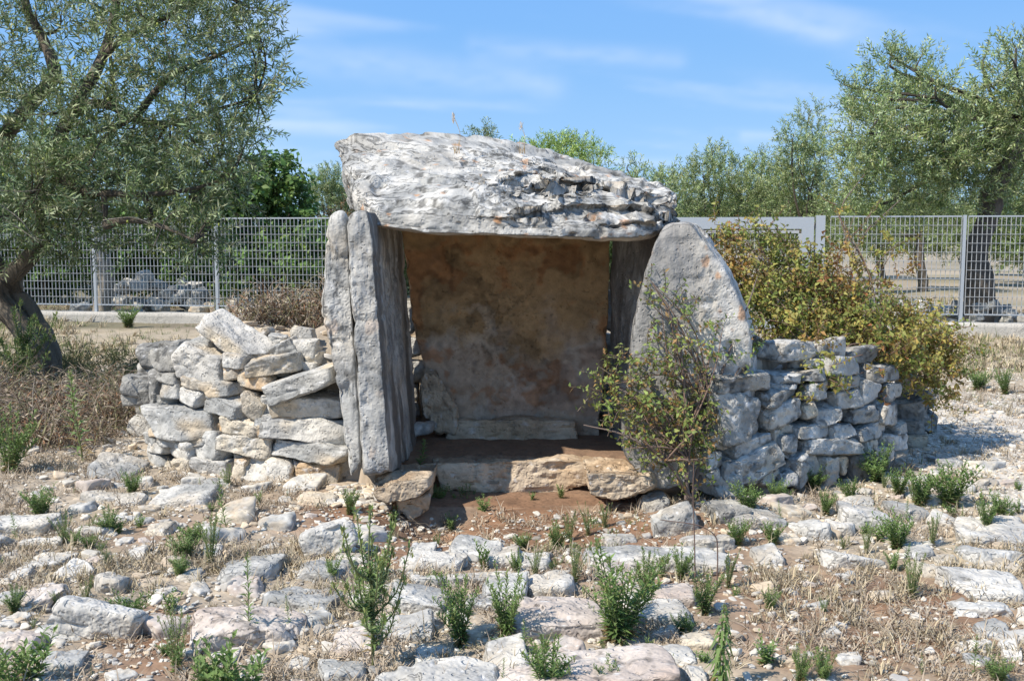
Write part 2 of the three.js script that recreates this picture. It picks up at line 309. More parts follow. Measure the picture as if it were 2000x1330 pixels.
  slab('upright_slab', [...[[676, 428], [688, 412], [716, 413], [724, 440], [764, 925], [712, 925]].map(([x, y]) => at(x, y, 5.88)), at(786, 425, 7.12), at(792, 640, 7.1), at(796, 880, 7.05), at(708, 430, 7.15), at(738, 880, 7.15)],
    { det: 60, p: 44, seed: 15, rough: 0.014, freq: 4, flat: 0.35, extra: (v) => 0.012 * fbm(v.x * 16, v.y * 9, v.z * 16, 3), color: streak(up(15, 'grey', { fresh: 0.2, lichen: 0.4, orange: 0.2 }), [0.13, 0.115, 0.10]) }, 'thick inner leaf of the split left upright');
  // right
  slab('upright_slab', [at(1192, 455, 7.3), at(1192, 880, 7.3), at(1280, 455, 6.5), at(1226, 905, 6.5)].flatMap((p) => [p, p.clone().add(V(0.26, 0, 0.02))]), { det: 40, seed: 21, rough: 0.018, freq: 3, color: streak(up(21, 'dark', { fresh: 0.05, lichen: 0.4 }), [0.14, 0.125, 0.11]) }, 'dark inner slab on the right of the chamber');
  const rightLime = up(24, 'white', { fresh: 0.15, lichen: 0.45, orange: 0.6 });
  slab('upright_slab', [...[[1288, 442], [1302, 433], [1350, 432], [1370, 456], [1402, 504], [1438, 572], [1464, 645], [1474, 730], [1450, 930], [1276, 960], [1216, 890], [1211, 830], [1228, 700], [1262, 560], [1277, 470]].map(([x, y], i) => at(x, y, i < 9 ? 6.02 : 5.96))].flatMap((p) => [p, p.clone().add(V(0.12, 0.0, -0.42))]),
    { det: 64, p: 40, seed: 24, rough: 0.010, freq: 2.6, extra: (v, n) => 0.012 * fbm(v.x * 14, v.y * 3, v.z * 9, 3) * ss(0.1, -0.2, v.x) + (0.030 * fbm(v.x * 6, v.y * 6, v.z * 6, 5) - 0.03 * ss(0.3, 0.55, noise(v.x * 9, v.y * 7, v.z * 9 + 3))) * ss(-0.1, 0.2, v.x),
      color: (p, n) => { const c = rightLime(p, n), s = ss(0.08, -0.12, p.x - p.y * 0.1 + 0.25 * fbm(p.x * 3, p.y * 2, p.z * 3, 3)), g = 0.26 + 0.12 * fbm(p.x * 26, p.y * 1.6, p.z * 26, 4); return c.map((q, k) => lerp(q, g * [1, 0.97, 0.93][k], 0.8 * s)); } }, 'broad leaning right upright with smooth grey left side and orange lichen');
  // back slab with ochre staining
  slab('back_slab', extr([[778, 425], [1190, 425], [1196, 520], [1184, 620], [1178, 700], [1170, 870], [872, 870], [846, 740], [815, 690], [800, 620], [794, 540]], 7.22, 0.3), { det: 84, seed: 31, rough: 0.03, freq: 2.4, p: 48,
    extra: (v) => -0.05 * ss(-0.25, -0.55, v.x) * (0.6 + fbm(v.x * 7, v.y * 5, 1, 3)) + 0.026 * fbm(v.x * 6, v.y * 6, v.z * 10, 5) + 0.02 * ridge(v.x * 4 + 3, v.y * 5, 2, 4) * ss(0.1, -0.3, v.x + v.y * 0.4) - 0.012 * ss(0.86, 0.97, ridge(v.x * 3 + 1, v.y * 4, 5, 2)),
    color: (p) => {
      const wx = 0.35 * fbm(p.x * 6, p.y * 6, 11, 4), wy = 0.35 * fbm(p.x * 6 + 20, p.y * 6, 13, 4), X = p.x + wx, Y = p.y + wy;
      const b = fbm(X * 4 + 1, Y * 4, 4, 5), hgt = Y + 0.1 * b, fine = fbm(p.x * 24, p.y * 24, 3, 4), vein = ss(0.80, 0.97, ridge(X * 3.2, Y * 3.2, 9, 3));
      let c = [0.42, 0.28, 0.145];
      const g = ss(0.02, -0.22, hgt), o = ss(0.04, 0.22, b), d = ss(0.1, 0.3, fbm(X * 3 + 30, Y * 5, 2, 5)), wh = ss(0.06, 0.22, fbm(X * 3.5 + 60, Y * 3.5, 7, 5)) * ss(0.15, -0.1, hgt);
      c = [lerp(c[0], 0.48, g), lerp(c[1], 0.38, g), lerp(c[2], 0.29, g)];
      c = [lerp(c[0], 0.40, o * 0.6), lerp(c[1], 0.18, o * 0.6), lerp(c[2], 0.075, o * 0.6)];
      c = [lerp(c[0], 0.56, wh * 0.42), lerp(c[1], 0.52, wh * 0.42), lerp(c[2], 0.46, wh * 0.42)];
      return c.map((q) => lerp(q, q * 0.42, clamp(d * 0.55 + vein * 0.45)) * (1 + 0.35 * fine));
    } }, 'ochre stained slab closing the back of the chamber');
  slab('ledge_stone', extr([[872, 818], [1125, 822], [1130, 862], [868, 862]], 7.1, 0.25), { det: 22, seed: 35, rough: 0.02, color: up(35, 'tan', { fresh: 0.3, lichen: 0.3 }) });
  slab('loose_block', extr([[828, 726], [850, 730], [890, 800], [888, 850], [850, 850], [822, 800], [815, 760]], 7.08, 0.2), { det: 20, seed: 36, rough: 0.03, freq: 6, color: up(36, 'tan', { fresh: 0.5, lichen: 0.4 }) });
  [[797, 620, 34, 66], [800, 678, 44, 40], [806, 722, 62, 42], [798, 762, 46, 36], [800, 800, 44, 40], [826, 836, 36, 26], [1192, 610, 26, 90], [1186, 668, 34, 30], [1180, 700, 40, 34], [1186, 740, 36, 44], [1186, 790, 36, 50]].forEach(([x, y, w, h], i) => {
    const d = i < 6 ? (i === 5 ? 7.0 : 7.4) : 7.5, s = d / F, r = rng(400 + i), g = stoneGeo(blockPlanes(w * s, h * s, 0.16, r, 5), { dims: V(w * s, h * s, 0.16), det: 7, seed: 40 + i, rough: 0.01, freq: 8, color: up(40 + i, 'grey', { fresh: 0.4 }) });
    const m = part('infill_stone', g, mStone, dolmen); m.position.copy(at(x, y, d)).sub(dolmen.position);
  });
  // threshold in three pieces
  const tan = (s, f = 0.4) => { const c = limestone('tan', s, { fresh: f, lichen: 0.15 }); return (p, n) => n.y > 0.75 ? c(p, n).map((q, k) => lerp(q, [0.27, 0.185, 0.115][k], 0.75 * ss(-0.4, 0.2, fbm(p.x * 5, 1, p.z * 5, 3)))) : c(p, n); };
  const rubbly = (k) => (v) => k * fbm(v.x * 13, v.y * 16, v.z * 13, 4) - k * 1.6 * ss(0.3, 0.6, noise(v.x * 8 + 3, v.y * 12, v.z * 8));
  slab('threshold_slab', [...[[842, 906], [910, 902], [1160, 902], [1170, 940], [1110, 962], [1010, 968], [900, 964], [862, 960]].map(([x, y]) => at(x, y, 6.38)), at(840, 890, 6.62), at(1170, 887, 6.62), at(850, 930, 6.7), at(1165, 930, 6.7)], { det: 44, seed: 51, rough: 0.02, freq: 4, extra: rubbly(0.014), color: tan(51) });
  slab('threshold_slab', [...[[1142, 922], [1190, 935], [1272, 930], [1278, 948], [1240, 972], [1192, 982], [1152, 972]].map(([x, y]) => at(x, y, 5.86)), at(1140, 892, 6.5), at(1290, 892, 6.4), at(1285, 950, 6.4), at(1150, 945, 6.5)], { det: 36, seed: 53, rough: 0.022, freq: 5, extra: rubbly(0.018), color: tan(53, 0.5) }, 'broken right end of the threshold');
  slab('threshold_slab', [...[[726, 958], [760, 946], [838, 932], [842, 950], [815, 974], [764, 984], [734, 976]].map(([x, y]) => at(x, y, 5.82)), at(730, 905, 6.3), at(856, 903, 6.45), at(852, 930, 6.45), at(745, 930, 6.4)], { det: 34, seed: 57, rough: 0.02, freq: 5, extra: rubbly(0.014), color: tan(57, 0.3) }, 'tilted broken left piece of the threshold');
  slab('threshold_slab', extr([[772, 978], [838, 966], [838, 1000], [800, 1020], [778, 1005]], 5.9, 0.3), { det: 16, seed: 59, rough: 0.02, freq: 6, color: tan(59, 0.5) });
}

// ------------------------------------------------------------ dry stone walls
function wallDepth(px, left) {
  const k = (px - 1000) / F; let best = null;
  const seg = left ? [[-0.6, -6.46], [-0.95, -6.5], [-1.7, -6.62], [-2.3, -6.95], [-2.78, -7.55], [-2.86, -8.3]] : [[0.9, -5.78], [1.16, -5.86], [1.98, -6.4], [2.6, -6.88], [2.97, -7.45], [3.03, -8.2]];
  for (let i = 0; i + 1 < seg.length; i++) {
    const [ax, az] = seg[i], [bx, bz] = seg[i + 1], fa = ax + k * az, fb = bx + k * bz;   // x = k * depth
    if (fa * fb <= 0) { const t = fa / (fa - fb); best = { d: -lerp(az, bz, t), yaw: Math.atan2(-(bz - az), bx - ax) }; }
  }
  if (!best) { const e = seg.at(-1); best = { d: -e[1], yaw: 0 }; }
  return best;
}
function wall(name, label, left, zx, zy, sc, rows) {
  const w = thing(name, label, 'stone wall', left ? V(-1.8, 0, -7) : V(2.1, 0, -7));
  rows.forEach(([X, Y, W, H, rot = 0, tone = 'grey', back = 0], i) => {
    const px = zx + X / sc, py = zy + Y / sc, hit = wallDepth(px, left), D0 = hit.d, y = at(px, py, D0).y, D = D0 + 0.1 * Math.max(0, y) + back;
    const s = D / F / sc, ww = W * s * 1.06, hh = H * s * 1.07, dd = Math.max(0.22, Math.min(0.42, ww * 0.8)) * (back ? 0.8 : 1), r = rng(1000 + i * 13 + (left ? 0 : 500));
    const tn = tone, yaw = clamp(left ? hit.yaw + Math.PI : hit.yaw, -7, 7), yw = Math.atan2(Math.sin(yaw), Math.cos(yaw));
    const turn = Math.abs(yw) > Math.PI / 2 ? yw - Math.sign(yw) * Math.PI : yw, cy = Math.max(0.35, Math.cos(turn));
    const g = stoneGeo(blockPlanes(Math.min(ww / cy, ww * 1.6) * 1.03, hh * 0.97, dd, r, 7, 0.76), { dims: V(ww, hh, dd), det: ww > 0.3 ? 13 : 10, seed: 70 + i + (left ? 0 : 90), rough: 0.009 + 0.035 * Math.min(hh, 0.25), freq: 6, p: 24, extra: (v) => 0.005 * fbm(v.x * 20, v.y * 34, v.z * 20, 3), color: limestone(tn, 70 + i * 3 + (left ? 0 : 400), { fresh: tn === 'dark' ? 0.08 : left ? 0.42 : 0.2, lichen: tn === 'dark' ? 0.9 : left ? 0.26 : 0.85 }) });
    const m = part('stone', g, mStone, w);
    m.position.copy(at(px, py, D + dd * 0.42)).sub(w.position);
    m.rotation.set((r() - 0.5) * 0.1, turn + (r() - 0.5) * 0.22, -rot * Math.PI / 180 + (r() - 0.5) * 0.06, 'YXZ');
  });
  return w;
}
wall('drystone_wall', 'curved dry stone wall of rough grey and cream blocks left of the dolmen', true, 240, 610, 3.41, [
  [755, 185, 490, 128, 24, 'white', 0.1], [555, 205, 130, 70, 0, 'grey', 0.2], [1205, 150, 130, 100, 5, 'white', 0.35], [1210, 240, 170, 120, 0, 'white', 0.2], [1080, 240, 180, 100, -20, 'grey', 0.15], [1030, 185, 120, 70, 0, 'grey', 0.35], [900, 140, 150, 70, 0, 'grey', 0.4],
  [560, 338, 345, 205, 8, 'white'], [785, 320, 130, 80, 5], [1010, 345, 310, 125, -12, 'grey'], [345, 315, 180, 160, 0, 'dark'], [195, 295, 200, 130, 0, 'dark'], [205, 390, 180, 115, 10, 'dark'], [340, 225, 170, 70, 0, 'dark', 0.2], [460, 215, 120, 60, 0, 'dark', 0.25], [1290, 300, 90, 80, 0, 'white', 0.2], [1250, 350, 120, 60, 0, 'white', 0.15],
  [740, 400, 190, 90, -8, 'cream', 0.04], [905, 445, 210, 130, 12, 'cream', 0.03], [530, 465, 160, 80, 10, 'cream'], [690, 500, 200, 95, 0], [365, 420, 160, 70, 5, 'dark'], [110, 480, 140, 120, 0, 'dark'], [200, 515, 120, 130, 0, 'grey'], [272, 490, 110, 185, 0, 'dark'], [372, 500, 130, 130], [300, 575, 130, 90, 0, 'dark'],
  [505, 545, 195, 110, 5], [725, 612, 275, 135, 8, 'grey'], [900, 620, 130, 140, 20, 'cream'], [985, 625, 130, 170, 0, 'grey', 0.02], [1195, 478, 510, 145, -19, 'grey', -0.12], [1300, 610, 430, 160, -3, 'grey'], [190, 650, 120, 150, 0, 'dark'], [75, 650, 100, 160, 0, 'dark'], [100, 570, 90, 90, 0, 'dark'], [175, 745, 150, 150, 0, 'grey'], [72, 775, 100, 190, 0, 'grey'],
  [470, 705, 455, 205, 6, 'grey'], [320, 785, 140, 75, -15, 'cream'], [810, 742, 245, 112, 3, 'cream'], [970, 715, 85, 65, 0, 'grey'], [960, 785, 75, 85, 5, 'cream'], [1068, 680, 75, 50, 0, 'cream'], [1285, 688, 100, 34, 0, 'white', 0.04], [1270, 765, 515, 155, 4, 'white'],
  [260, 832, 140, 85, 0, 'grey'], [180, 872, 70, 120, 0, 'cream'], [115, 880, 80, 80, 0, 'cream'], [380, 850, 130, 70, 0, 'grey'], [300, 900, 130, 80, 0, 'grey'], [455, 912, 185, 125, 5, 'white'], [520, 845, 160, 65, -5], [635, 885, 175, 185, -22, 'grey'], [850, 877, 335, 142, 4, 'white'], [1275, 905, 465, 135, 5, 'grey'], [1510, 855, 120, 120, 0, 'grey', 0.1], [1520, 1010, 120, 170, 0, 'cream', 0.1],
  [285, 985, 190, 125, 15, 'grey'], [365, 1030, 120, 90, 0, 'cream'], [470, 1035, 125, 145, 0, 'cream'], [655, 1030, 295, 140, 5, 'white'], [825, 1028, 82, 165, 3, 'cream'], [1015, 1048, 315, 200, 5, 'white'], [1192, 1025, 80, 105, 0, 'cream', 0.04], [1330, 1078, 295, 235, 3, 'cream'], [1420, 560, 120, 90, 0, 'grey', 0.15], [830, 950, 120, 40, 0, 'cream', 0.05], [1180, 690, 110, 40, 0, 'cream', 0.08], [690, 760, 70, 60, 0, 'cream', 0.08], [600, 660, 90, 60, 0, 'cream', 0.1], [1090, 830, 130, 50, 0, 'cream', 0.1], [1080, 400, 120, 70, 0, 'cream', 0.15], [880, 545, 90, 50, 0, 'cream', 0.06],
]);
wall('drystone_wall', 'low curved dry stone wall of lichen grey blocks right of the dolmen under the shrub', false, 1340, 640, 3.244, [
  [640, 145, 260, 125, 0, 'white', 0.1], [880, 140, 200, 115, 0, 'white', 0.1], [790, 225, 190, 90, 0, 'grey', 0.05], [290, 340, 385, 118, 2, 'dark'], [600, 315, 160, 75, 0], [585, 368, 160, 46, 0], [540, 420, 225, 88, 0, 'dark'], [730, 300, 170, 80, 0, 'grey'], [760, 400, 175, 100, 0, 'grey'], [930, 240, 210, 100, 0, 'grey'], [1080, 170, 180, 90, 0, 'dark', 0.1], [960, 340, 160, 80, 0, 'grey'],
  [280, 552, 295, 280, 3, 'dark', -0.03], [560, 540, 265, 145, -5], [728, 510, 80, 110, 0, 'cream'], [840, 545, 170, 110, 0, 'grey'], [955, 440, 160, 95, 0], [1100, 400, 165, 165, 0, 'grey', -0.02], [1200, 275, 240, 118, 5, 'dark'], [1370, 250, 110, 100, 0, 'dark'], [1255, 390, 155, 95, 0, 'dark'], [1420, 350, 130, 100, 0, 'dark'],
  [1060, 532, 205, 98, 0], [1215, 520, 185, 140, 0, 'grey'], [1390, 505, 165, 140, 0, 'dark'], [1370, 430, 130, 70, 0, 'dark'], [1500, 450, 130, 120, 0, 'dark'], [730, 645, 240, 82, 3], [585, 630, 110, 65, 0, 'cream', 0.03], [920, 640, 150, 95, 0], [1110, 642, 275, 118, -5], [1290, 632, 100, 88, 0], [1405, 632, 155, 115, 0, 'dark'], [1510, 590, 120, 130, 0, 'dark'],
  [340, 730, 270, 128, -10, 'grey'], [525, 690, 130, 110, 0, 'cream', 0.04], [575, 722, 155, 98, 5], [600, 775, 120, 70, 0, 'grey', 0.04], [840, 747, 405, 116, 3], [1090, 727, 140, 78, 0], [1270, 722, 225, 116, 0], [1430, 712, 115, 85, 0, 'cream'], [1495, 720, 90, 110, 0, 'dark'],
  [390, 832, 345, 178, -12, 'grey', -0.03], [250, 905, 190, 140, 0], [215, 985, 190, 165, 0, 'dark'], [365, 920, 110, 90, 0], [460, 930, 150, 80, -5, 'cream'], [660, 885, 130, 190, -12], [740, 860, 110, 165, -14, 'grey', 0.03], [862, 890, 150, 190, -12], [950, 850, 70, 110, 0, 'cream', 0.04], [1052, 872, 155, 220, 4, 'dark'], [600, 955, 100, 130, 0, 'white', -0.04], [480, 995, 100, 100, 0, 'cream'], [1185, 800, 130, 110, 0], [1300, 820, 120, 90, 0, 'grey'], [1400, 785, 110, 70, 0, 'dark'], [150, 700, 140, 110, 0], [140, 560, 130, 120, 0, 'grey', 0.06], [130, 820, 140, 120, 0, 'grey'], [100, 930, 140, 120, 0, 'grey'],
]);

// ------------------------------------------------------------ rocks lying on and in the ground
function rock(px, by, w, h, hh, tone, label, o = {}) {
  const p = onG(px, by), D = -p.z, s = D / F, ww = w * s; hh = Math.min(hh, (o.sink === undefined ? 0.42 : 1.0) * h * s);
  const zl = Math.max(ww * 0.35, Math.min(ww * 1.6, (h - 0.75 * hh / s) * s * D / EYE)), sink = o.sink ?? 0.10, H = hh + sink, seed = Math.round(px * 3 + by * 7), r = rng(seed);
  const g = stoneGeo(blockPlanes(ww * 1.2, H * 1.02, zl * 1.15, r, 8, 0.74), { dims: V(ww, H * 1.4, zl), det: w > 150 ? 34 : w > 70 ? 20 : 12, seed: seed % 97, rough: o.rough ?? 0.012 + 0.03 * hh, freq: o.freq ?? 5, p: 17, color: limestone(tone, seed % 97, { fresh: o.fresh ?? 0.18, lichen: o.lichen ?? 0.2 }),
    extra: (v) => 0.006 * fbm(v.x * 22, v.y * 22, v.z * 22, 3) - (w > 110 ? 0.012 * ss(0.4, 0.6, noise(v.x * 12, v.y * 12, v.z * 12)) : 0) });
  const m = part('rock', g, mStone, scene); m.position.set(p.x, p.y + hh / 2 - sink / 2, p.z - zl * 0.46);
  m.rotation.set(o.tilt ?? 0, (o.yaw ?? 0) + (r() - 0.5) * 0.3, -(o.roll ?? 0) * Math.PI / 180, 'YXZ');
  return tag(m, label, 'rock');
}
[
  [22, 1042, 108, 46, 0.12, 'white', 'rounded pale boulder cut by the left frame edge, below the brush'], [203, 933, 78, 44, 0.17, 'grey', 'grey rock alone at the foot of the brush left of the wall', { roll: 12 }],
  [190, 980, 66, 24, 0.04, 'grey', 'flat grey stone just below the grey rock at the brush'], [246, 988, 50, 26, 0.07, 'white', 'small domed pale stone between the grey rock and the wall foot'], [345, 988, 104, 40, 0.06, 'grey', 'long low grey slab in front of the left wall end'], [410, 962, 70, 24, 0.05, 'grey', 'flat stone touching the foot of the left wall'],
  [72, 1066, 78, 24, 0.05, 'white', 'low pale slab below the left boulder'], [72, 1113, 84, 32, 0.10, 'white', 'domed pale stone two rocks below the left boulder'], [22, 1134, 50, 26, 0.09, 'white', 'white stone at the left frame edge in dry grass'], [132, 1134, 56, 32, 0.12, 'white', 'pale hummock stone in the dry grass patch'],
  [62, 1188, 72, 46, 0.08, 'pink', 'pinkish broad stone left above the slanting boulder'], [216, 1158, 44, 52, 0.16, 'white', 'pointed upright pale stone ringed by dry grass'], [262, 1090, 36, 30, 0.10, 'white', 'small round white stone above the pointed stone'], [342, 1108, 54, 22, 0.08, 'cream', 'thin cream flake resting above the dry grass'],
  [366, 1138, 48, 24, 0.06, 'grey', 'grey flat stone under the thin cream flake'], [302, 1046, 44, 26, 0.08, 'cream', 'cream arched fragment in the left rubble'], [182, 1047, 64, 26, 0.05, 'white', 'pale flat stone above the reddish leafy sprout'], [250, 1022, 74, 20, 0.05, 'grey', 'wide flat stone behind the reddish sprout'], [98, 1032, 34, 26, 0.06, 'grey', 'small stone right of the left boulder'],
  [476, 1137, 96, 58, 0.17, 'grey', 'big domed grey rock among dry grass left of centre'], [188, 1248, 156, 62, 0.20, 'white', 'slanting white boulder with dark underside in the left foreground', { roll: 20, sink: 0.02 }], [104, 1252, 80, 38, 0.12, 'grey', 'grey block left under the slanting boulder'], [28, 1274, 76, 54, 0.10, 'pink', 'pinkish pitted rock at the lower left edge'],
  [104, 1312, 78, 48, 0.07, 'grey', 'tilted grey plate at the lower left with shadow under its lip', { tilt: 0.15 }], [72, 1342, 56, 40, 0.14, 'grey', 'rounded grey rock in the lower left corner'], [8, 1182, 34, 40, 0.15, 'grey', 'grey rock half cut by the left frame edge'], [120, 1095, 40, 18, 0.06, 'white', 'small pale stone beside the feathery weed left'],
  [472, 1264, 196, 92, 0.16, 'pink', 'large pitted pinkish outcrop in the left centre foreground', { lichen: 0.6 }], [592, 1196, 134, 58, 0.14, 'grey', 'rounded rear hump of the pitted outcrop'], [622, 1132, 86, 44, 0.14, 'grey', 'squared grey block under the leaning white rock'], [640, 1090, 98, 62, 0.24, 'white', 'chunky white rock propped with a shaded front face', { roll: -18, sink: 0.0 }],
  [684, 1102, 54, 30, 0.08, 'grey', 'grey wedge right of the chunky white rock'], [846, 1112, 104, 38, 0.06, 'white', 'flat pale slab behind the long white kerb stone'], [824, 1082, 52, 24, 0.05, 'grey', 'small buried grey stone below the pit'], [930, 1092, 110, 38, 0.09, 'grey', 'grey rock behind the yellow green clump'], [915, 1146, 206, 36, 0.10, 'white', 'long straight white kerb stone in the centre'],
  [811, 1202, 112, 72, 0.05, 'grey', 'flat grey slab in front of the long kerb stone'], [785, 1248, 116, 46, 0.14, 'white', 'squared white block below the flat grey slab'], [843, 1284, 58, 30, 0.07, 'white', 'small oval pale stone in the litter below the squared block'], [830, 1302, 40, 26, 0.08, 'white', 'angular white chip at the bottom centre left'],
  [664, 1338, 90, 56, 0.11, 'grey', 'rounded grey rock at the bottom left of centre'], [684, 1282, 86, 66, 0.05, 'pink', 'sloping pinkish sheet of rock behind the tall weed stem'], [852, 1372, 230, 84, 0.10, 'white', 'broad cracked pale slab at the bottom edge'], [948, 1192, 70, 38, 0.10, 'grey', 'grey stone between the two leafy weeds'],
  [1092, 1248, 172, 96, 0.10, 'pink', 'wide pale table rock right of centre', { yaw: 0.15 }], [1150, 1374, 330, 116, 0.20, 'pink', 'biggest tan pitted outcrop at the bottom centre', { lichen: 0.6, fresh: 0.45 }], [990, 1326, 86, 88, 0.22, 'white', 'bright white lump on the left of the tan outcrop'], [1074, 1164, 86, 48, 0.11, 'white', 'pale rock right of the long kerb stone'],
  [984, 1184, 78, 60, 0.08, 'grey', 'grey slab behind the right leafy weed'], [1042, 1110, 58, 40, 0.12, 'white', 'pale squarish stone among the thin weeds'], [985, 1106, 62, 44, 0.10, 'grey', 'grey stone left of the pale squarish stone'], [1286, 1114, 246, 52, 0.05, 'grey', 'long smooth grey bedrock slab right of centre'], [1214, 1062, 64, 20, 0.04, 'grey', 'thin grey flake above the long bedrock slab'],
  [1322, 1042, 76, 50, 0.11, 'grey', 'grey prism shaped rock below the thin shrub', { roll: -16, sink: 0.05 }], [1390, 1074, 76, 36, 0.12, 'white', 'pale rock under the bent dead stem'], [1280, 998, 44, 48, 0.16, 'grey', 'narrow upright stone at the right foot of the threshold'], [1420, 1018, 64, 56, 0.28, 'dark', 'dark rounded boulder at the left foot of the right wall'], [1490, 1032, 82, 42, 0.13, 'grey', 'grey rock right of the dark boulder'],
  [1320, 1184, 76, 46, 0.19, 'pink', 'stone with a brown shadowed front perched in the middle right'], [1296, 1222, 108, 58, 0.10, 'white', 'rough pale rock under the perched stone'], [1250, 1204, 52, 48, 0.14, 'white', 'white rock beside the biggest leafy weed'], [1318, 1294, 66, 36, 0.11, 'white', 'white angular rock right of the tan outcrop'], [1360, 1266, 44, 34, 0.10, 'cream', 'cream rock behind the white angular rock'],
  [1366, 1338, 42, 40, 0.12, 'white', 'white chunk left of the drooping weed'], [1300, 1246, 64, 26, 0.06, 'grey', 'grey stone shaded by the biggest weed'], [1588, 1052, 50, 46, 0.13, 'grey', 'domed grey rock in front of the right wall'], [1652, 1044, 50, 40, 0.14, 'white', 'white rock left of the notched boulder'], [1708, 1036, 88, 62, 0.22, 'white', 'notched pale boulder with a brown broken side'],
  [1680, 992, 54, 26, 0.10, 'grey', 'grey stone behind the notched boulder'], [1784, 1014, 62, 38, 0.12, 'grey', 'grey stone right of the notched boulder'], [1508, 1104, 54, 40, 0.12, 'grey', 'grey rock at the edge of the dry grass patch'], [1666, 1108, 100, 38, 0.13, 'white', 'bright white wedge shaped rock in the right dry grass', { roll: 4 }], [1598, 1190, 54, 20, 0.08, 'white', 'white lump on the red soil at right'],
  [1650, 1130, 54, 12, 0.03, 'white', 'flat white stone under the wedge shaped rock'], [1500, 1168, 34, 28, 0.10, 'cream', 'cream cobble at the left of the right dry grass'], [1730, 1174, 38, 16, 0.06, 'cream', 'orange cream cobble on the red soil'], [1962, 1066, 124, 56, 0.17, 'white', 'large pale boulder at the right edge, upper one'], [1946, 1100, 96, 40, 0.10, 'grey', 'grey boulder below the upper right boulder'],
  [1968, 1120, 66, 28, 0.08, 'cream', 'cream stone between the two right boulders'], [1878, 1156, 60, 38, 0.12, 'white', 'pale round stone left of the bulky right boulder'], [1946, 1172, 120, 62, 0.20, 'white', 'bulky grooved pale boulder at the right edge'], [1930, 1202, 98, 36, 0.08, 'grey', 'low grey slab below the bulky right boulder'], [1896, 1206, 38, 16, 0.04, 'grey', 'little grey plate below the low slab'],
  [1946, 1246, 58, 36, 0.13, 'grey', 'leaning grey stone at the lower right'], [1988, 1258, 54, 28, 0.09, 'white', 'pale stone at the lower right frame edge'], [1912, 1274, 66, 32, 0.12, 'white', 'pale rock low at the right in straw'], [1918, 1298, 44, 24, 0.08, 'grey', 'grey cobble below the pale rock in straw'], [1826, 1128, 66, 32, 0.10, 'cream', 'cream rubble stone left of the right boulders'],
  [1858, 1108, 38, 22, 0.08, 'cream', 'small cream stone above the cream rubble'], [1800, 1090, 46, 34, 0.09, 'grey', 'grey stone beside the upright green weed at right'], [612, 988, 66, 28, 0.11, 'cream', 'cream block lying under the corner of the left wall'], [1860, 912, 46, 24, 0.10, 'grey', 'grey stone past the right end of the right wall'], [1545, 1300, 40, 22, 0.07, 'cream', 'cream stone among the lower right chips'],
  [1990, 1290, 40, 40, 0.10, 'white', 'white stone at the lower right corner'], [905, 1048, 40, 30, 0.10, 'cream', 'cream cobble at the shaded edge of the pit'], 
].forEach((a) => rock(...a));

{
  const r = rng(808), shapes = range(0, 9, 1).map((k) => { const q = rng(820 + k), d = 0.7 + q() * 0.4; return stoneGeo(blockPlanes(1, 0.5, d, q, 9), { dims: V(1, 0.6, d), det: 9, seed: 20 + k, rough: 0.05, freq: 3, p: 12, color: limestone(['grey', 'white', 'white', 'pink', 'cream'][k % 5], 20 + k, { fresh: 0.2, lichen: 0.25 }) }); });
  const named = scene.children.filter((o) => /^rock/.test(o.name)), told = new Set();
  const used = []; scene.children.filter((o) => /^rock/.test(o.name)).forEach((o) => used.push([o.position.x, o.position.z, 0.13]));
  for (let i = 0, n = 0; i < 4000 && n < 130; i++) {
    const z = -3.4 - r() * 3.6, x = (r() - 0.5) * 2 * 0.53 * -z, s = 0.07 + Math.pow(r(), 2) * 0.17;
    if (inTum(x, z) > -0.12 || (Math.abs(x) < 1.1 && z < -5.5) || (Math.abs(x) < 0.7 && z < -5.1) || used.some(([a, b, q]) => Math.hypot(a - x, b - z) < q + s * 0.5)) continue;
    const [red, , str] = zones(x, z); if (r() < red * 0.7 || (x > 0.7 && z > -4.9 && r() < 0.75)) continue;
    const near = named.reduce((a, b) => Math.hypot(a.position.x - x, a.position.z - z) < Math.hypot(b.position.x - x, b.position.z - z) ? a : b), dx = x - near.position.x, dz = z - near.position.z;
    const side = Math.abs(dx) > Math.abs(dz) ? (dx < 0 ? 'left of' : 'right of') : dz < 0 ? 'behind' : 'before', label = `small ${['grey', 'pale', 'white', 'pinkish', 'cream'][n % 5]} stone ${side} the ${near.userData.label}`;
    if (told.has(label) || label.split(' ').length > 16) continue;
    told.add(label); used.push([x, z, s * 0.5]); n++;
    const o = part('stone', shapes[(n - 1) % 10], mChip, scene); o.position.set(x, gy(x, z) + s * (-0.06 + 0.1 * r()), z); o.rotation.set((r() - 0.5) * 0.3, r() * 7, (r() - 0.5) * 0.3); o.scale.setScalar(s);
    tag(o, label, 'stone', 'small half buried stones');
  }
}

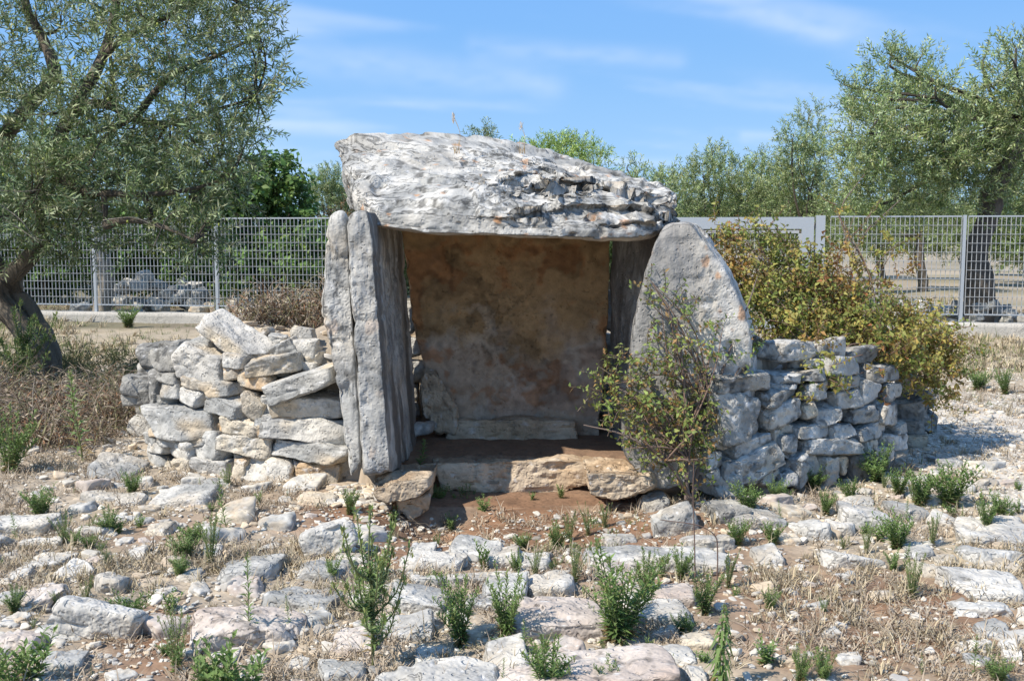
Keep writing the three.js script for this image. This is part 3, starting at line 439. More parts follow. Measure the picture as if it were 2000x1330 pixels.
// ------------------------------------------------------------ gravel and rubble nobody could count
{
  const shapes = [0, 1, 2, 3].map((k) => { const r = rng(900 + k); return stoneGeo(blockPlanes(1, 0.6, 0.8, r, 8), { dims: V(1, 0.6, 0.8), det: 3, seed: k, rough: 0.06, freq: 2, p: 10, color: () => [1, 1, 1] }); });
  const lists = [[], [], [], []], cols = [[], [], [], []], r = rng(4242), q = new THREE.Quaternion(), e = new THREE.Euler();
  const put = (x, z, s) => {
    const k = Math.floor(r() * 4), y = gy(x, z); e.set((r() - 0.5) * 0.7, r() * 7, (r() - 0.5) * 0.7);
    lists[k].push(new THREE.Matrix4().compose(V(x, y + s * 0.14, z), q.setFromEuler(e), V(s, s * (0.5 + r() * 0.5), s * (0.7 + r() * 0.5))));
    const t = r(), c = t < 0.55 ? [0.68, 0.64, 0.57] : t < 0.75 ? [0.50, 0.48, 0.45] : t < 0.93 ? [0.62, 0.51, 0.38] : [0.36, 0.33, 0.29], v = 0.75 + r() * 0.4; cols[k].push(c.map((a) => a * v));
  };
  for (let i = 0; i < 105000; i++) {
    const z = -2.9 - Math.pow(r(), 0.8) * 9.5, x = (r() - 0.5) * 2 * Math.min(0.62 * -z, 6);
    if (inTum(x, z) > 0.0 || (Math.abs(x) < 1.25 && z < -6 && z > -7.6)) continue;
    const [red, grav, str] = zones(x, z), dn = 0.35 + 0.5 * grav + 0.25 * ss(-0.1, 0.4, fbm(x * 1.7, 7, z * 1.7, 3)) - 0.2 * str + (red > 0.5 ? 0.05 : 0) + 0.15 * ss(-0.3, -1.2, x);
    if (r() > dn * 0.62) continue;
    const a = r(), s = a < 0.92 ? 0.01 + r() * 0.018 : a < 0.99 ? 0.028 + r() * 0.03 : 0.05 + r() * 0.05;
    put(x, z, s);
  }
  for (let i = 0; i < 1500; i++) { const x = (r() - 0.5) * 5.6, z = -6.3 - r() * 3.5; if (inTum(x, z) > 0.22 && !(Math.abs(x) < 1.2 && z > -7.7)) put(x, z, 0.025 + Math.pow(r(), 2) * 0.13); }
  for (let i = 0; i < 260; i++) put(-0.95 + (r() - 0.5) * 0.42, -5.95 - r() * 0.5, 0.02 + r() * 0.05);
  const g = tag(new THREE.Group(), 'scattered pale limestone gravel and chips over the ground', 'gravel', null, 'stuff'); g.name = 'gravel'; scene.add(g);
  lists.forEach((l, k) => tag(inst('chips', shapes[k], mChip, l, g, cols[k]), null, null, null, 'stuff'));
}

// ------------------------------------------------------------ plant building blocks
class Foliage {
  constructor() { this.p = []; this.c = []; this.i = []; }
  leaf(b, dir, up, len, wid, droop, c, fold = 0.25) {   // lance shaped leaf with a folded midrib and a bend
    const d = dir.clone().normalize(), s = V().crossVectors(d, up).normalize(); if (s.lengthSq() < 0.1) s.set(1, 0, 0);
    const n = V().crossVectors(s, d).normalize(), k = this.p.length / 3;
    const pt = (t, w, f) => { const q = b.clone().addScaledVector(d, len * t).addScaledVector(n, f * wid).addScaledVector(s, w * wid); q.y -= droop * len * t * t; return q; };
    for (const q of [pt(0, 0, 0), pt(0.42, -0.5, fold), pt(0.42, 0, 0), pt(0.42, 0.5, fold), pt(1, 0, 0)]) this.p.push(q.x, q.y, q.z);
    for (let j = 0; j < 5; j++) this.c.push(c[0], c[1], c[2]);
    this.i.push(k, k + 1, k + 2, k, k + 2, k + 3, k + 2, k + 1, k + 4, k + 2, k + 4, k + 3);
  }
  blade(b, dir, len, wid, droop, c) {   // grass blade
    const d = dir.clone().normalize(), s = V(-d.z, 0, d.x).normalize(); if (s.lengthSq() < 0.1) s.set(1, 0, 0);
    const k = this.p.length / 3;
    for (const [t, w] of [[0, 1], [0.5, 0.8]]) for (const g of [-1, 1]) { const q = b.clone().addScaledVector(d, len * t).addScaledVector(s, g * wid * w / 2); q.y -= droop * len * t * t; this.p.push(q.x, q.y, q.z); }
    const q = b.clone().addScaledVector(d, len); q.y -= droop * len; this.p.push(q.x, q.y, q.z);
    for (let j = 0; j < 5; j++) this.c.push(...c);
    this.i.push(k, k + 1, k + 2, k + 1, k + 3, k + 2, k + 2, k + 3, k + 4);
  }
  tube(pts, r0, r1, c, sides = 4, rough = 0) {
    const k0 = this.p.length / 3, n = pts.length, a = V(), u = V(), w = V();
    for (let j = 0; j < n; j++) {
      a.copy(pts[Math.min(j + 1, n - 1)]).sub(pts[Math.max(j - 1, 0)]).normalize(); u.set(0.31, 0.2, 0.93).cross(a).normalize(); w.crossVectors(a, u);
      const r = lerp(r0, r1, j / (n - 1));
      for (let s = 0; s < sides; s++) { const t = s / sides * 2 * Math.PI; let q = r; if (rough) q *= 1 + rough * fbm(Math.cos(t) * 1.4 + pts[j].x * 3, pts[j].y * 2.2, Math.sin(t) * 1.4 + pts[j].z * 3, 3); const m = pts[j]; this.p.push(m.x + (u.x * Math.cos(t) + w.x * Math.sin(t)) * q, m.y + (u.y * Math.cos(t) + w.y * Math.sin(t)) * q, m.z + (u.z * Math.cos(t) + w.z * Math.sin(t)) * q); const v = rough ? 1 + 0.5 * fbm(m.x * 5 + Math.cos(t) * 2, m.y * 3, m.z * 5 + Math.sin(t) * 2, 3) : 1; this.c.push(c[0] * v, c[1] * v, c[2] * v); }
    }
    for (let j = 0; j + 1 < n; j++) for (let s = 0; s < sides; s++) { const A = k0 + j * sides + s, B = k0 + j * sides + (s + 1) % sides; this.i.push(A, B, A + sides, B, B + sides, A + sides); }
    const top = this.p.length / 3, e = pts[n - 1]; this.p.push(e.x, e.y, e.z); this.c.push(...c); for (let s = 0; s < sides; s++) this.i.push(top - sides + s, top - sides + (s + 1) % sides, top);
  }
  geo(uv) {
    const g = new THREE.BufferGeometry(); g.setAttribute('position', new THREE.BufferAttribute(new Float32Array(this.p), 3)); g.setAttribute('color', new THREE.BufferAttribute(new Float32Array(this.c), 3)); g.setIndex(this.i); g.computeVertexNormals();
    if (uv) boxUV(g); return g;
  }
}
const curve = (pts, n = 8) => new THREE.CatmullRomCurve3(pts).getPoints(n);
const rv = (r) => V(r() - 0.5, r() - 0.5, r() - 0.5).normalize();
const fract = (x) => x - Math.floor(x);
const mixc = (a, b, t) => a.map((k, i) => lerp(k, b[i], t));

// twigs with their leaves
const OL_D = [0.10, 0.155, 0.05], OL_L = [0.25, 0.33, 0.125], OL_S = [0.43, 0.49, 0.31];
function oliveSprig(seed, o = {}) {
  const r = rng(seed), f = new Foliage(), L = o.len ?? 0.3, n = o.n ?? 11, pts = curve([V(0, 0, 0), V((r() - 0.5) * 0.05, L * 0.5, (r() - 0.5) * 0.05), V((r() - 0.5) * 0.1, L, (r() - 0.5) * 0.1)], 6);
  f.tube(pts, 0.0035, 0.0015, [0.17, 0.16, 0.12], 3);
  for (let i = 0; i < n; i++) {
    const t = (i + 0.6) / n, b = pts[Math.min(6, Math.floor(t * 6))].clone().lerp(pts[Math.min(6, Math.floor(t * 6) + 1)], t * 6 % 1), a = i * 1.57 + r();
    for (const s of [0, Math.PI]) {
      const d = V(Math.cos(a + s), 0.75 + r() * 0.6, Math.sin(a + s)), k = r(), c = k < 0.58 ? mixc(OL_D, OL_L, r()) : k < 0.86 ? mixc(OL_L, OL_S, r()) : OL_S;
      f.leaf(b, d, rv(r), (o.leaf ?? 0.07) * (0.75 + r() * 0.5), (o.wid ?? 0.015) * (0.8 + r() * 0.4), (r() - 0.3) * 0.3, c);
    }
  }
  return f.geo();
}
const olNear = [1, 2, 3].map((k) => oliveSprig(60 + k)), olMid = [1, 2].map((k) => oliveSprig(80 + k, { len: 0.34, n: 9, leaf: 0.085, wid: 0.021 })), olFar = [1, 2].map((k) => oliveSprig(90 + k, { len: 0.5, n: 9, leaf: 0.13, wid: 0.036 }));
function crownFrom(blobs, variants, parent, seed, o = {}) {   // blobs: [centre, radius, number of twigs]
  const r = rng(seed), lists = variants.map(() => []), cols = variants.map(() => []), q = new THREE.Quaternion(), Y = V(0, 1, 0);
  for (const [c, rad, n, sq = 1] of blobs) for (let i = 0; i < n; i++) {
    const d = rv(r), k = Math.pow(r(), 0.45), bias = o.vary ? fract(c.x * 7.3 + c.y * 5.1 + 0.35) : 0, p = c.clone().add(V(d.x * rad * k, d.y * rad * k * sq, d.z * rad * k));
    const dir = d.clone().multiplyScalar(0.7).add(V(0, o.up ?? 0.45, 0)).addScaledVector(rv(r), 0.75).normalize(), j = Math.floor((o.vary ? clamp(bias * bias * 0.72 + r() * 0.42 - 0.05, 0, 0.999) : r()) * variants.length), s = (o.s ?? 1) * (0.75 + r() * 0.5);
    q.setFromUnitVectors(Y, dir).multiply(new THREE.Quaternion().setFromAxisAngle(Y, r() * 7));
    lists[j].push(new THREE.Matrix4().compose(p, q, V(s, s, s))); const t = 0.8 + r() * 0.45, tint = o.tint ?? [1, 1, 1]; cols[j].push([t * tint[0] * (1 + (r() - 0.5) * 0.2), t * tint[1], t * tint[2] * (1 + (r() - 0.5) * 0.15)]);
  }
  variants.forEach((g, j) => { if (lists[j].length) tag(inst('foliage', g, o.mat ?? mOlive, lists[j], parent, cols[j]), null, null, null, 'stuff'); });
}
const BARK = [0.17, 0.145, 0.115], BARK_L = [0.30, 0.275, 0.235];

// ------------------------------------------------------------ the near olive tree, left
{
  const T = thing('olive_tree', 'large near olive tree at the left with a bent dark trunk and overhanging silvery crown', 'olive tree', V(-4.7, 0, -10.4));
  const O = T.position, L = (px, py, d) => at(px, py, d).sub(O), D = 10.4;
  const tr = new Foliage();
  tr.tube(curve([L(104, 800, D), L(98, 760, D), L(82, 690, D), L(48, 630, D + 0.1), L(16, 575, D + 0.1), L(12, 535, D)], 22), 0.125, 0.14, BARK, 24, 0.9);
  part('trunk', tr.geo(true), mBark, T);
  const limbs = [[[12, 545, D], [45, 515, D - 0.1], [76, 480, D - 0.1], [86, 440, D - 0.1], [76, 395, D], [90, 330, D], [139, 222, D - 0.2], [199, 113, D], [222, 34, D], [235, -60, D]], [[12, 550, D], [-20, 500, D], [-50, 400, D + 0.3], [0, 280, D + 0.3], [94, 162, D + 0.2], [105, 139, D], [79, 68, D], [53, 23, D], [40, -80, D]],
    [[139, 222, D - 0.2], [180, 203, D - 0.3], [225, 211, D - 0.4], [260, 233, D - 0.4], [330, 240, D - 0.3], [420, 215, D - 0.2], [500, 190, D - 0.2]], [[90, 330, D], [160, 370, D - 0.4], [203, 376, D - 0.6], [278, 380, D - 0.7], [360, 372, D - 0.7], [440, 350, D - 0.6]], [[203, 376, D - 0.6], [205, 410, D - 0.65], [203, 447, D - 0.7]], [[278, 380, D - 0.7], [290, 402, D - 0.7], [298, 424, D - 0.7]],
    [[199, 113, D], [250, 70, D - 0.3], [330, 30, D - 0.3], [420, -20, D - 0.2]], [[260, 233, D - 0.4], [330, 150, D - 0.3], [420, 110, D], [505, 70, D]], [[76, 395, D], [30, 420, D - 0.5], [-30, 430, D - 0.7]], [[203, 440, D - 0.7], [250, 430, D - 0.8], [310, 440, D - 0.9], [380, 470, D - 1]], [[94, 162, D + 0.2], [40, 190, D], [-10, 180, D]]];
  limbs.forEach((l, i) => { const f = new Foliage(), pts = l.map((k) => L(...k)); f.tube(curve(pts, l.length * 5), i < 2 ? 0.10 : i < 4 ? 0.055 : 0.04, i < 2 ? 0.035 : 0.012, i === 4 || i === 5 ? BARK.map((k) => k * 0.7) : BARK, i < 2 ? 12 : 7, 0.35); part('limb', f.geo(true), mBark, T); });
  const tw = new Foliage(), r = rng(5);
  for (const l of [[[0, 400], [40, 430], [68, 465], [90, 470]], [[10, 430], [50, 455], [75, 475]], [[0, 372], [40, 374], [80, 370]], [[300, 480], [330, 420], [350, 410]], [[200, 430], [260, 425], [310, 445]]]) tw.tube(curve(l.map(([x, y]) => L(x, y, D - 1.1)), 10), 0.006, 0.003, BARK_L, 5);
  const B = [];
  for (const [x, y, rp, k = 1] of [[490, 65, 40, 0.7], [508, 175, 32, 0.7], [460, 205, 56], [430, 120, 80], [400, 290, 80], [445, 300, 50], [440, 360, 56, 0.9], [360, 400, 74], [270, 370, 80], [150, 400, 90], [50, 360, 90], [320, 210, 88], [200, 290, 90], [80, 250, 90], [10, 130, 80, 0.4], [120, 60, 80, 0.4], [230, 120, 84, 0.6], [320, 60, 90], [420, 5, 85], [480, 0, 50, 0.7], [380, 470, 46], [410, 455, 36, 0.6], [140, 455, 60], [30, 450, 60], [-80, 300, 110], [-60, 120, 110], [100, -60, 100, 0.6], [260, -50, 100], [380, -80, 100], [-160, 420, 110], [-200, 200, 140], [290, 440, 55], [505, 245, 26, 0.5], [520, 120, 22, 0.5], [60, 30, 50, 0.5], [230, 30, 60, 0.7], [340, 310, 70], [180, 190, 60, 0.6]]) {
    const c = L(x, y, D + (r() - 0.5) * 1.5 - 0.3), rad = rp * D / F; B.push([c, rad, Math.round(k * 84 * (rp / 80) ** 2 + 7)]);
    const near = limbs.flat().map((q) => L(...q)).sort((a, b) => a.distanceTo(c) - b.distanceTo(c))[0];
    for (let j = 0; j < 3; j++) { const e = c.clone().addScaledVector(rv(r), rad * 0.7); tw.tube(curve([near, near.clone().lerp(e, 0.5).addScaledVector(rv(r), 0.1), e], 8), 0.014, 0.004, BARK, 5); }
  }
  tag(part('twigs', tw.geo(true), mBark, T), null, null, null, 'stuff');
  crownFrom(B, olNear, T, 71, { up: 0.25 });
  const ol = new THREE.SphereGeometry(0.011, 8, 6).scale(1, 1.3, 1), li = []; for (let i = 0; i < 320; i++) { const [c, rad] = B[Math.floor(r() * B.length)]; li.push(new THREE.Matrix4().setPosition(c.clone().addScaledVector(rv(r), rad * (0.6 + r() * 0.4)))); }
  tag(inst('olives', ol, std({ name: 'olive_fruit', color: new THREE.Color().setRGB(0.30, 0.34, 0.06), roughness: 0.4 }), li, T), null, null, null, 'stuff');
}

// ------------------------------------------------------------ trees beyond the fence
function tree(label, px, base, D, blobs, o = {}) {
  const p = at(px, base, D); p.y = gy(p.x, p.z) - 0.05;
  const T = thing(o.name ?? 'olive_tree', label, o.cat ?? 'olive tree', p), L = (x, y, d = D) => at(x, y, d).sub(p), r = rng(px + Math.round(D * 10)), s = D / F;
  const tr = new Foliage(), lean = o.trunk ?? [[px, base], [px + 4, base - 40], [px - 3, base - 80], [px, base - 130]], tp = lean.map(([x, y]) => L(x, y)); tp[0].y = Math.min(tp[0].y, -0.1);
  tr.tube(curve(tp, 16), o.r ?? 0.16, (o.r ?? 0.16) * 0.65, o.bark ?? BARK, 12, 0.6); part('trunk', tr.geo(true), mBark, T);
  const lb = new Foliage(), top = tp.at(-1), B = [];
  for (const [x, y, rp, k = 1] of blobs) {
    const c = L(x, y, D + (r() - 0.5) * 3 * (o.spread ?? 1)), rad = rp * s;
    lb.tube(curve([top.clone().addScaledVector(rv(r), 0.05), top.clone().lerp(c, 0.5).addScaledVector(rv(r), 0.2), c, c.clone().add(V((r() - 0.5) * rad, rad * 0.7, 0))], 12), (o.r ?? 0.16) * 0.2, 0.006, o.bark ?? BARK, 6, 0.3);
    B.push([c, rad, Math.max(5, Math.round(k * (o.n ?? 90) * (rad / 0.6) ** 2)), o.sq ?? 1]);
  }
  part('limbs', lb.geo(true), mBark, T);
  crownFrom(B, o.set ?? olMid, T, px * 3 + 1, { up: 0.55, ...o });
  return T;
}
const OLV = [1.15, 1.15, 1.05];
tree('grey green olive tree at the right edge with thick dark trunk behind the fence', 1925, 612, 17.5, [[1690, 200, 40, 0.8], [1740, 130, 34, 0.6], [1790, 140, 40, 0.6], [1700, 260, 56], [1770, 210, 62], [1830, 190, 40, 0.7], [1660, 190, 24, 0.5], [1690, 340, 56], [1760, 310, 66], [1840, 290, 60], [1900, 250, 46, 0.8], [1940, 170, 44, 0.7], [1985, 130, 40, 0.7], [2010, 220, 60], [1870, 360, 62], [1790, 390, 54], [1720, 400, 46, 0.9], [1940, 330, 60], [2000, 330, 60], [1960, 400, 54], [2060, 150, 70], [2080, 300, 90], [1860, 240, 40, 0.5], [1740, 105, 14, 0.6], [1985, 95, 20, 0.6], [1920, 120, 16, 0.5], [1650, 165, 14, 0.5]], { trunk: [[1915, 615], [1915, 560], [1905, 500], [1930, 430], [1945, 360], [1975, 300], [1998, 240]], r: 0.24, bark: [0.13, 0.115, 0.10], n: 248, tint: OLV });
tree('slender olive tree rising in a spire left of the right edge tree', 1585, 600, 24, [[1580, 230, 24, 0.8], [1588, 270, 30, 0.8], [1548, 280, 28, 0.8], [1560, 320, 40], [1600, 320, 34], [1530, 330, 26, 0.8], [1580, 380, 50], [1540, 390, 44], [1630, 400, 40]], { n: 176, tint: OLV });
tree('round olive tree above the left end of the gate', 1390, 600, 25, [[1390, 310, 24, 0.7], [1375, 350, 36], [1420, 345, 34], [1350, 390, 36], [1400, 395, 44], [1450, 385, 40], [1330, 350, 20, 0.6]], { n: 176, tint: OLV });
tree('olive tree with a split crown above the middle of the gate', 1490, 600, 27, [[1490, 310, 16, 0.6], [1480, 350, 34], [1510, 375, 40], [1460, 400, 36]], { n: 192, tint: OLV });
tree('olive tree whose top shows behind the right end of the capstone', 1290, 610, 23, [[1300, 360, 30, 0.8], [1270, 380, 40], [1320, 400, 40], [1240, 345, 22, 0.6], [1225, 330, 12, 0.6]], { n: 176, tint: OLV });
tree('olive tree peeping over the middle of the capstone', 1120, 600, 24, [[1135, 300, 30], [1100, 290, 20, 0.8], [1160, 320, 28], [1080, 320, 40], [1060, 285, 12, 0.7], [1030, 320, 30]], { n: 200, tint: [1.3, 1.4, 0.8] });
tree('small dark shoot peeping over the left of the capstone', 945, 600, 26, [[945, 264, 13, 1.2], [940, 290, 22], [950, 340, 40]], { n: 200, r: 0.08 });
tree('small pale olive tree between the dark bush and the capstone', 655, 600, 30, [[650, 360, 26], [630, 390, 34], [680, 385, 36], [660, 420, 34], [705, 395, 24], [615, 360, 18, 0.7]], { n: 240, tint: OLV });
tree('pale barked olive tree behind the left fence beside the rubble heap', 200, 560, 20, [[60, 330, 70], [140, 300, 80], [230, 330, 70], [20, 420, 60], [330, 350, 60], [-60, 360, 90], [90, 420, 50]], { trunk: [[195, 585], [200, 520], [190, 480], [196, 450], [185, 400]], r: 0.17, bark: [0.36, 0.33, 0.28], n: 160, tint: [0.9, 1, 0.9] });
tree('shaded olive tree far behind the trunk of the near olive', 60, 560, 25, [[40, 440, 60], [110, 470, 55], [-30, 440, 70], [0, 500, 50], [150, 440, 60], [90, 400, 70]], { n: 176, tint: [0.8, 0.95, 0.85] });
tree('olive tree filling the gap behind the right fence post', 1800, 590, 30, [[1760, 420, 40], [1820, 410, 50], [1700, 440, 40], [1860, 440, 40], [1780, 460, 36], [1660, 430, 40], [1620, 450, 40]], { n: 220, tint: OLV });
tree('far olive tree behind the gate mesh', 1500, 585, 36, [[1460, 440, 40], [1520, 450, 40], [1580, 440, 40], [1400, 450, 40], [1500, 420, 40], [1560, 480, 30]], { n: 240, set: olFar, tint: OLV });
tree('far olive tree at the right edge behind the big trunk', 2010, 590, 33, [[1970, 440, 46], [2040, 440, 60], [1900, 450, 36], [1990, 480, 40]], { n: 240, set: olFar, tint: OLV });
tree('far olive tree seen through the chamber gap left of the back slab', 790, 590, 28, [[790, 470, 40], [740, 480, 40], [850, 460, 50], [800, 530, 30]], { n: 240, set: olFar });
tree('far olive tree seen through the chamber gap right of the back slab', 1190, 590, 26, [[1190, 480, 40], [1150, 500, 40], [1230, 480, 50], [1190, 540, 34]], { n: 240, set: olFar, tint: [0.9, 1, 0.9] });

tree('low far olive row left, behind the rubble heap', 300, 585, 30, [[60, 480, 50], [160, 470, 50], [260, 465, 54], [360, 470, 50], [450, 470, 50], [-60, 470, 60], [110, 520, 34], [230, 520, 34], [330, 520, 34]], { n: 220, set: olFar, tint: [0.8, 0.95, 0.8] });
tree('far olive filling the gap under the crown of the right edge tree', 1720, 585, 38, [[1640, 450, 40], [1720, 455, 44], [1800, 450, 44], [1860, 460, 36], [1680, 425, 30]], { n: 200, set: olFar, tint: OLV });
tree('far olive between the capstone and the gate', 1370, 585, 38, [[1290, 440, 40], [1350, 445, 40], [1420, 440, 40], [1240, 440, 36]], { n: 200, set: olFar, tint: OLV });
tree('far olive low at the right frame edge', 2030, 585, 42, [[1930, 460, 34], [2000, 455, 40], [2080, 450, 50]], { n: 200, set: olFar, tint: OLV });

// broad leaved dark bushes behind the left fence
function broadSprig(seed, o) {
  const r = rng(seed), f = new Foliage(), L = o.len;
  f.tube([V(0, 0, 0), V(0.01, L * 0.5, 0.01), V(-0.01, L, 0)], o.tw ?? 0.004, 0.002, o.twig ?? [0.16, 0.12, 0.08], 3);
  for (let i = 0; i < o.n; i++) { const t = (i + 0.5) / o.n, a = i * 2.4 + r(), c = o.cols[Math.floor(Math.pow(r(), o.pow ?? 1) * o.cols.length)], v = 0.8 + r() * 0.4; f.leaf(V(0, L * t, 0), V(Math.cos(a), 0.2 + r() * 0.7, Math.sin(a)), rv(r).add(V(0, 1, 0)), o.leaf * (0.7 + r() * 0.6), o.wid * (0.8 + r() * 0.4), 0.2 + r() * 0.5, c.map((k) => k * v), 0.15); }
  return f.geo();
}
const figS = [1, 2].map((k) => broadSprig(130 + k, { len: 0.3, n: 12, leaf: 0.13, wid: 0.075, cols: [[0.07, 0.14, 0.035], [0.11, 0.20, 0.045], [0.16, 0.27, 0.06]] }));
tree('dense dark green broad leaved bush behind the left fence', 520, 600, 20.5, [[540, 350, 44], [480, 370, 50], [570, 390, 38], [430, 400, 50], [500, 430, 60], [580, 450, 46], [440, 470, 56], [540, 500, 60], [600, 510, 44], [470, 540, 50], [560, 560, 40], [620, 470, 34], [630, 540, 36], [400, 440, 44], [660, 560, 30]], { name: 'broadleaf_bush', cat: 'bush', set: figS, mat: mLeaf, n: 150, r: 0.09, spread: 0.5 });
tree('dark shaded hedge bush behind the rubble heap and left fence', 330, 600, 24, [[250, 470, 56], [320, 480, 60], [390, 480, 60], [280, 540, 40], [360, 545, 44], [430, 530, 44], [200, 500, 50]], { name: 'broadleaf_bush', cat: 'bush', set: figS, mat: mLeaf, n: 150, r: 0.07, spread: 0.4, tint: [0.9, 1, 0.9] });
tree('dark shaded bush behind the fence left of the pale barked olive', 80, 600, 24.5, [[-20, 490, 60], [60, 490, 60], [130, 500, 56], [20, 550, 40], [100, 555, 40], [170, 540, 36]], { name: 'broadleaf_bush', cat: 'bush', set: figS, mat: mLeaf, n: 140, r: 0.07, spread: 0.4, tint: [0.9, 1, 0.9] });
const rustS = [1].map((k) => broadSprig(140 + k, { len: 0.3, n: 12, leaf: 0.06, wid: 0.025, cols: [[0.30, 0.15, 0.06], [0.22, 0.14, 0.06], [0.16, 0.15, 0.06]] }));
tree('rust coloured bush between the dark bush and the dolmen', 660, 590, 22, [[650, 425, 20], [685, 420, 24], [630, 430, 16], [670, 450, 22]], { name: 'rust_bush', cat: 'bush', set: rustS, mat: mLeaf, n: 110, r: 0.05, spread: 0.4 });

// ------------------------------------------------------------ fence, gate and rubble beyond
const FA = V(-9.6, 0, -18.8), FB = V(8.6, 0, -15.9), FDIR = FB.clone().sub(FA).normalize(), FYAW = Math.atan2(-FDIR.z, FDIR.x);
const fx = (px) => { const k = (px - 1000) / F / cP * 1.0, t = (FA.x + k * FA.z) / ((FA.x + k * FA.z) - (FB.x + k * FB.z)); return t * FA.distanceTo(FB); };   // metres along the line
const box = (w, h, d, x, y, z) => new THREE.BoxGeometry(w, h, d).translate(x, y, z);
function fence(label, s0, s1, posts) {
  const p = FA.clone().addScaledVector(FDIR, s0), G = thing('grating_fence', label, 'fence', p); G.rotation.y = FYAW;
  const edges = [s0, ...posts, s1];
  for (let i = 0; i + 1 < edges.length; i++) {
    const a = edges[i] - s0 + 0.05, b = edges[i + 1] - s0 - 0.05, v = [], n = Math.round((b - a) / 0.07), m = 11;
    for (let k = 0; k <= n; k++) v.push(box(0.0065, 1.54, 0.02, a + (b - a) * k / n, 1.13, 0));
    const hz = []; for (let k = 0; k <= m; k++) hz.push(box(b - a, k === 0 || k === m ? 0.022 : 0.007, 0.012, (a + b) / 2, 0.36 + 1.54 * k / m, k === 0 || k === m ? 0 : 0.0175));
    tag(part('vertical_bars', mergeGeometries(v), mZincDark, G), null, null, null, 'stuff'); hz.slice(1, -1); part('rail', hz[0], mZinc, G); part('rail', hz[m], mZinc, G); tag(part('cross_bars', mergeGeometries(hz.slice(1, -1)), mZincDark, G), null, null, null, 'stuff');
  }
  for (const q of posts) part('post', box(0.05, 1.8, 0.05, q - s0, 1.02, -0.03), mZinc, G);
  const k = new THREE.BoxGeometry(s1 - s0, 0.5, 0.3, Math.round((s1 - s0) / 0.06), 8, 4).toNonIndexed(), kk = mergeVertices(k.deleteAttribute('normal').deleteAttribute('uv'), 1e-4), P = kk.attributes.position, col = [];
  for (let i = 0; i < P.count; i++) { const x = P.getX(i), y = P.getY(i), z = P.getZ(i); P.setXYZ(i, x + (s1 - s0) / 2, y - 0.02 + 0.012 * fbm(x * 3, y * 4, z * 4 + s0, 3), z - 0.02 + 0.01 * fbm(x * 5 + 3, y * 5, z, 3)); const c = 0.50 + 0.16 * fbm(x * 1.7, y * 5, s0, 4); col.push(c, c * 0.96, c * 0.88); }
  kk.computeVertexNormals(); boxUV(kk); kk.setAttribute('color', new THREE.BufferAttribute(new Float32Array(col), 3)); part('kerb', kk, mStone, G);
  return G;
}
fence('galvanised grating fence on a pale kerb behind the left wall and olive tree', fx(-260), fx(745), [fx(-50), fx(188), fx(425), fx(660)]);
fence('galvanised grating fence on a pale kerb at the right beyond the shrub', fx(1610), fx(2300), [fx(1876), fx(2140)]);
{
  const s0 = fx(1310), s1 = fx(1605), W = s1 - s0, G = thing('metal_gate', 'grey metal gate with a broad flat frame and mesh infill behind the shrub', 'gate', FA.clone().addScaledVector(FDIR, s0)); G.rotation.y = FYAW;
  part('post', box(0.14, 1.92, 0.1, W - 0.07, 0.96, 0), mZinc, G); part('post', box(0.14, 1.92, 0.1, -0.12, 0.96, 0), mZinc, G);
  const w = W - 0.17; const f = [box(w, 0.19, 0.07, w / 2, 1.80, 0), box(0.19, 1.45, 0.07, w - 0.095, 0.98, 0), box(0.19, 1.45, 0.07, 0.095, 0.98, 0), box(w, 0.16, 0.07, w / 2, 0.175, 0)];
  for (const b of f) part('gate_frame', b, mZinc, G);
  part('inner_frame', mergeGeometries([box(w - 0.46, 0.05, 0.045, w / 2, 1.66, 0), box(0.05, 1.36, 0.045, w - 0.215, 0.955, 0), box(0.05, 1.36, 0.045, 0.215, 0.955, 0)]), mZincDark, G);
  const v = [], h = []; for (let x = 0.27; x < w - 0.25; x += 0.07) v.push(box(0.007, 1.36, 0.02, x, 0.95, 0)); for (let y = 0.4; y < 1.62; y += 0.14) h.push(box(w - 0.5, 0.007, 0.01, w / 2, y, 0.015));
  tag(part('mesh_infill', mergeGeometries([...v, ...h]), mZincDark, G), null, null, null, 'stuff');
}
function heap(name, label, px, py, D, w, h, n, tone, sz) {
  const p = at(px, py, D); p.y = gy(p.x, p.z); const G = thing(name, label, 'rubble', p), r = rng(px);
  const geos = [0, 1, 2].map((k) => stoneGeo(blockPlanes(1, 0.62, 0.8, rng(px + k), 7), { dims: V(1, 0.62, 0.8), det: 6, seed: px % 50 + k, rough: 0.07, freq: 2.2, color: limestone(tone, px % 31 + k, { lichen: 0.3 }) }));
  for (let i = 0; i < n; i++) { const x = (r() - 0.5) * w, e = 1 - Math.pow(Math.abs(x / w * 2), 2), y = r() * h * e, s = sz * (0.6 + r() * 0.9), m = part('stone', geos[i % 3], mChip, G); m.position.set(x, y + 0.03, (r() - 0.5) * (0.5 + h - y)); m.rotation.set((r() - 0.5) * 0.5, r() * 6, (r() - 0.5) * 0.5); m.scale.set(s, s, s); }
}
heap('stone_heap', 'heap of pale rubble beyond the left fence under the trees', 290, 560, 21, 3.0, 0.85, 80, 'white', 0.26);
heap('stone_heap', 'low tumbled pale wall on the verge beyond the left fence', 560, 590, 20.2, 3.6, 0.35, 60, 'cream', 0.34);
heap('stone_heap', 'low broken stone wall beyond the right fence panel', 1790, 600, 18.5, 1.9, 0.38, 40, 'white', 0.26);
heap('stone_heap', 'few dark stones around the trunk behind the right fence', 1930, 604, 17.6, 1.8, 0.4, 26, 'dark', 0.3);

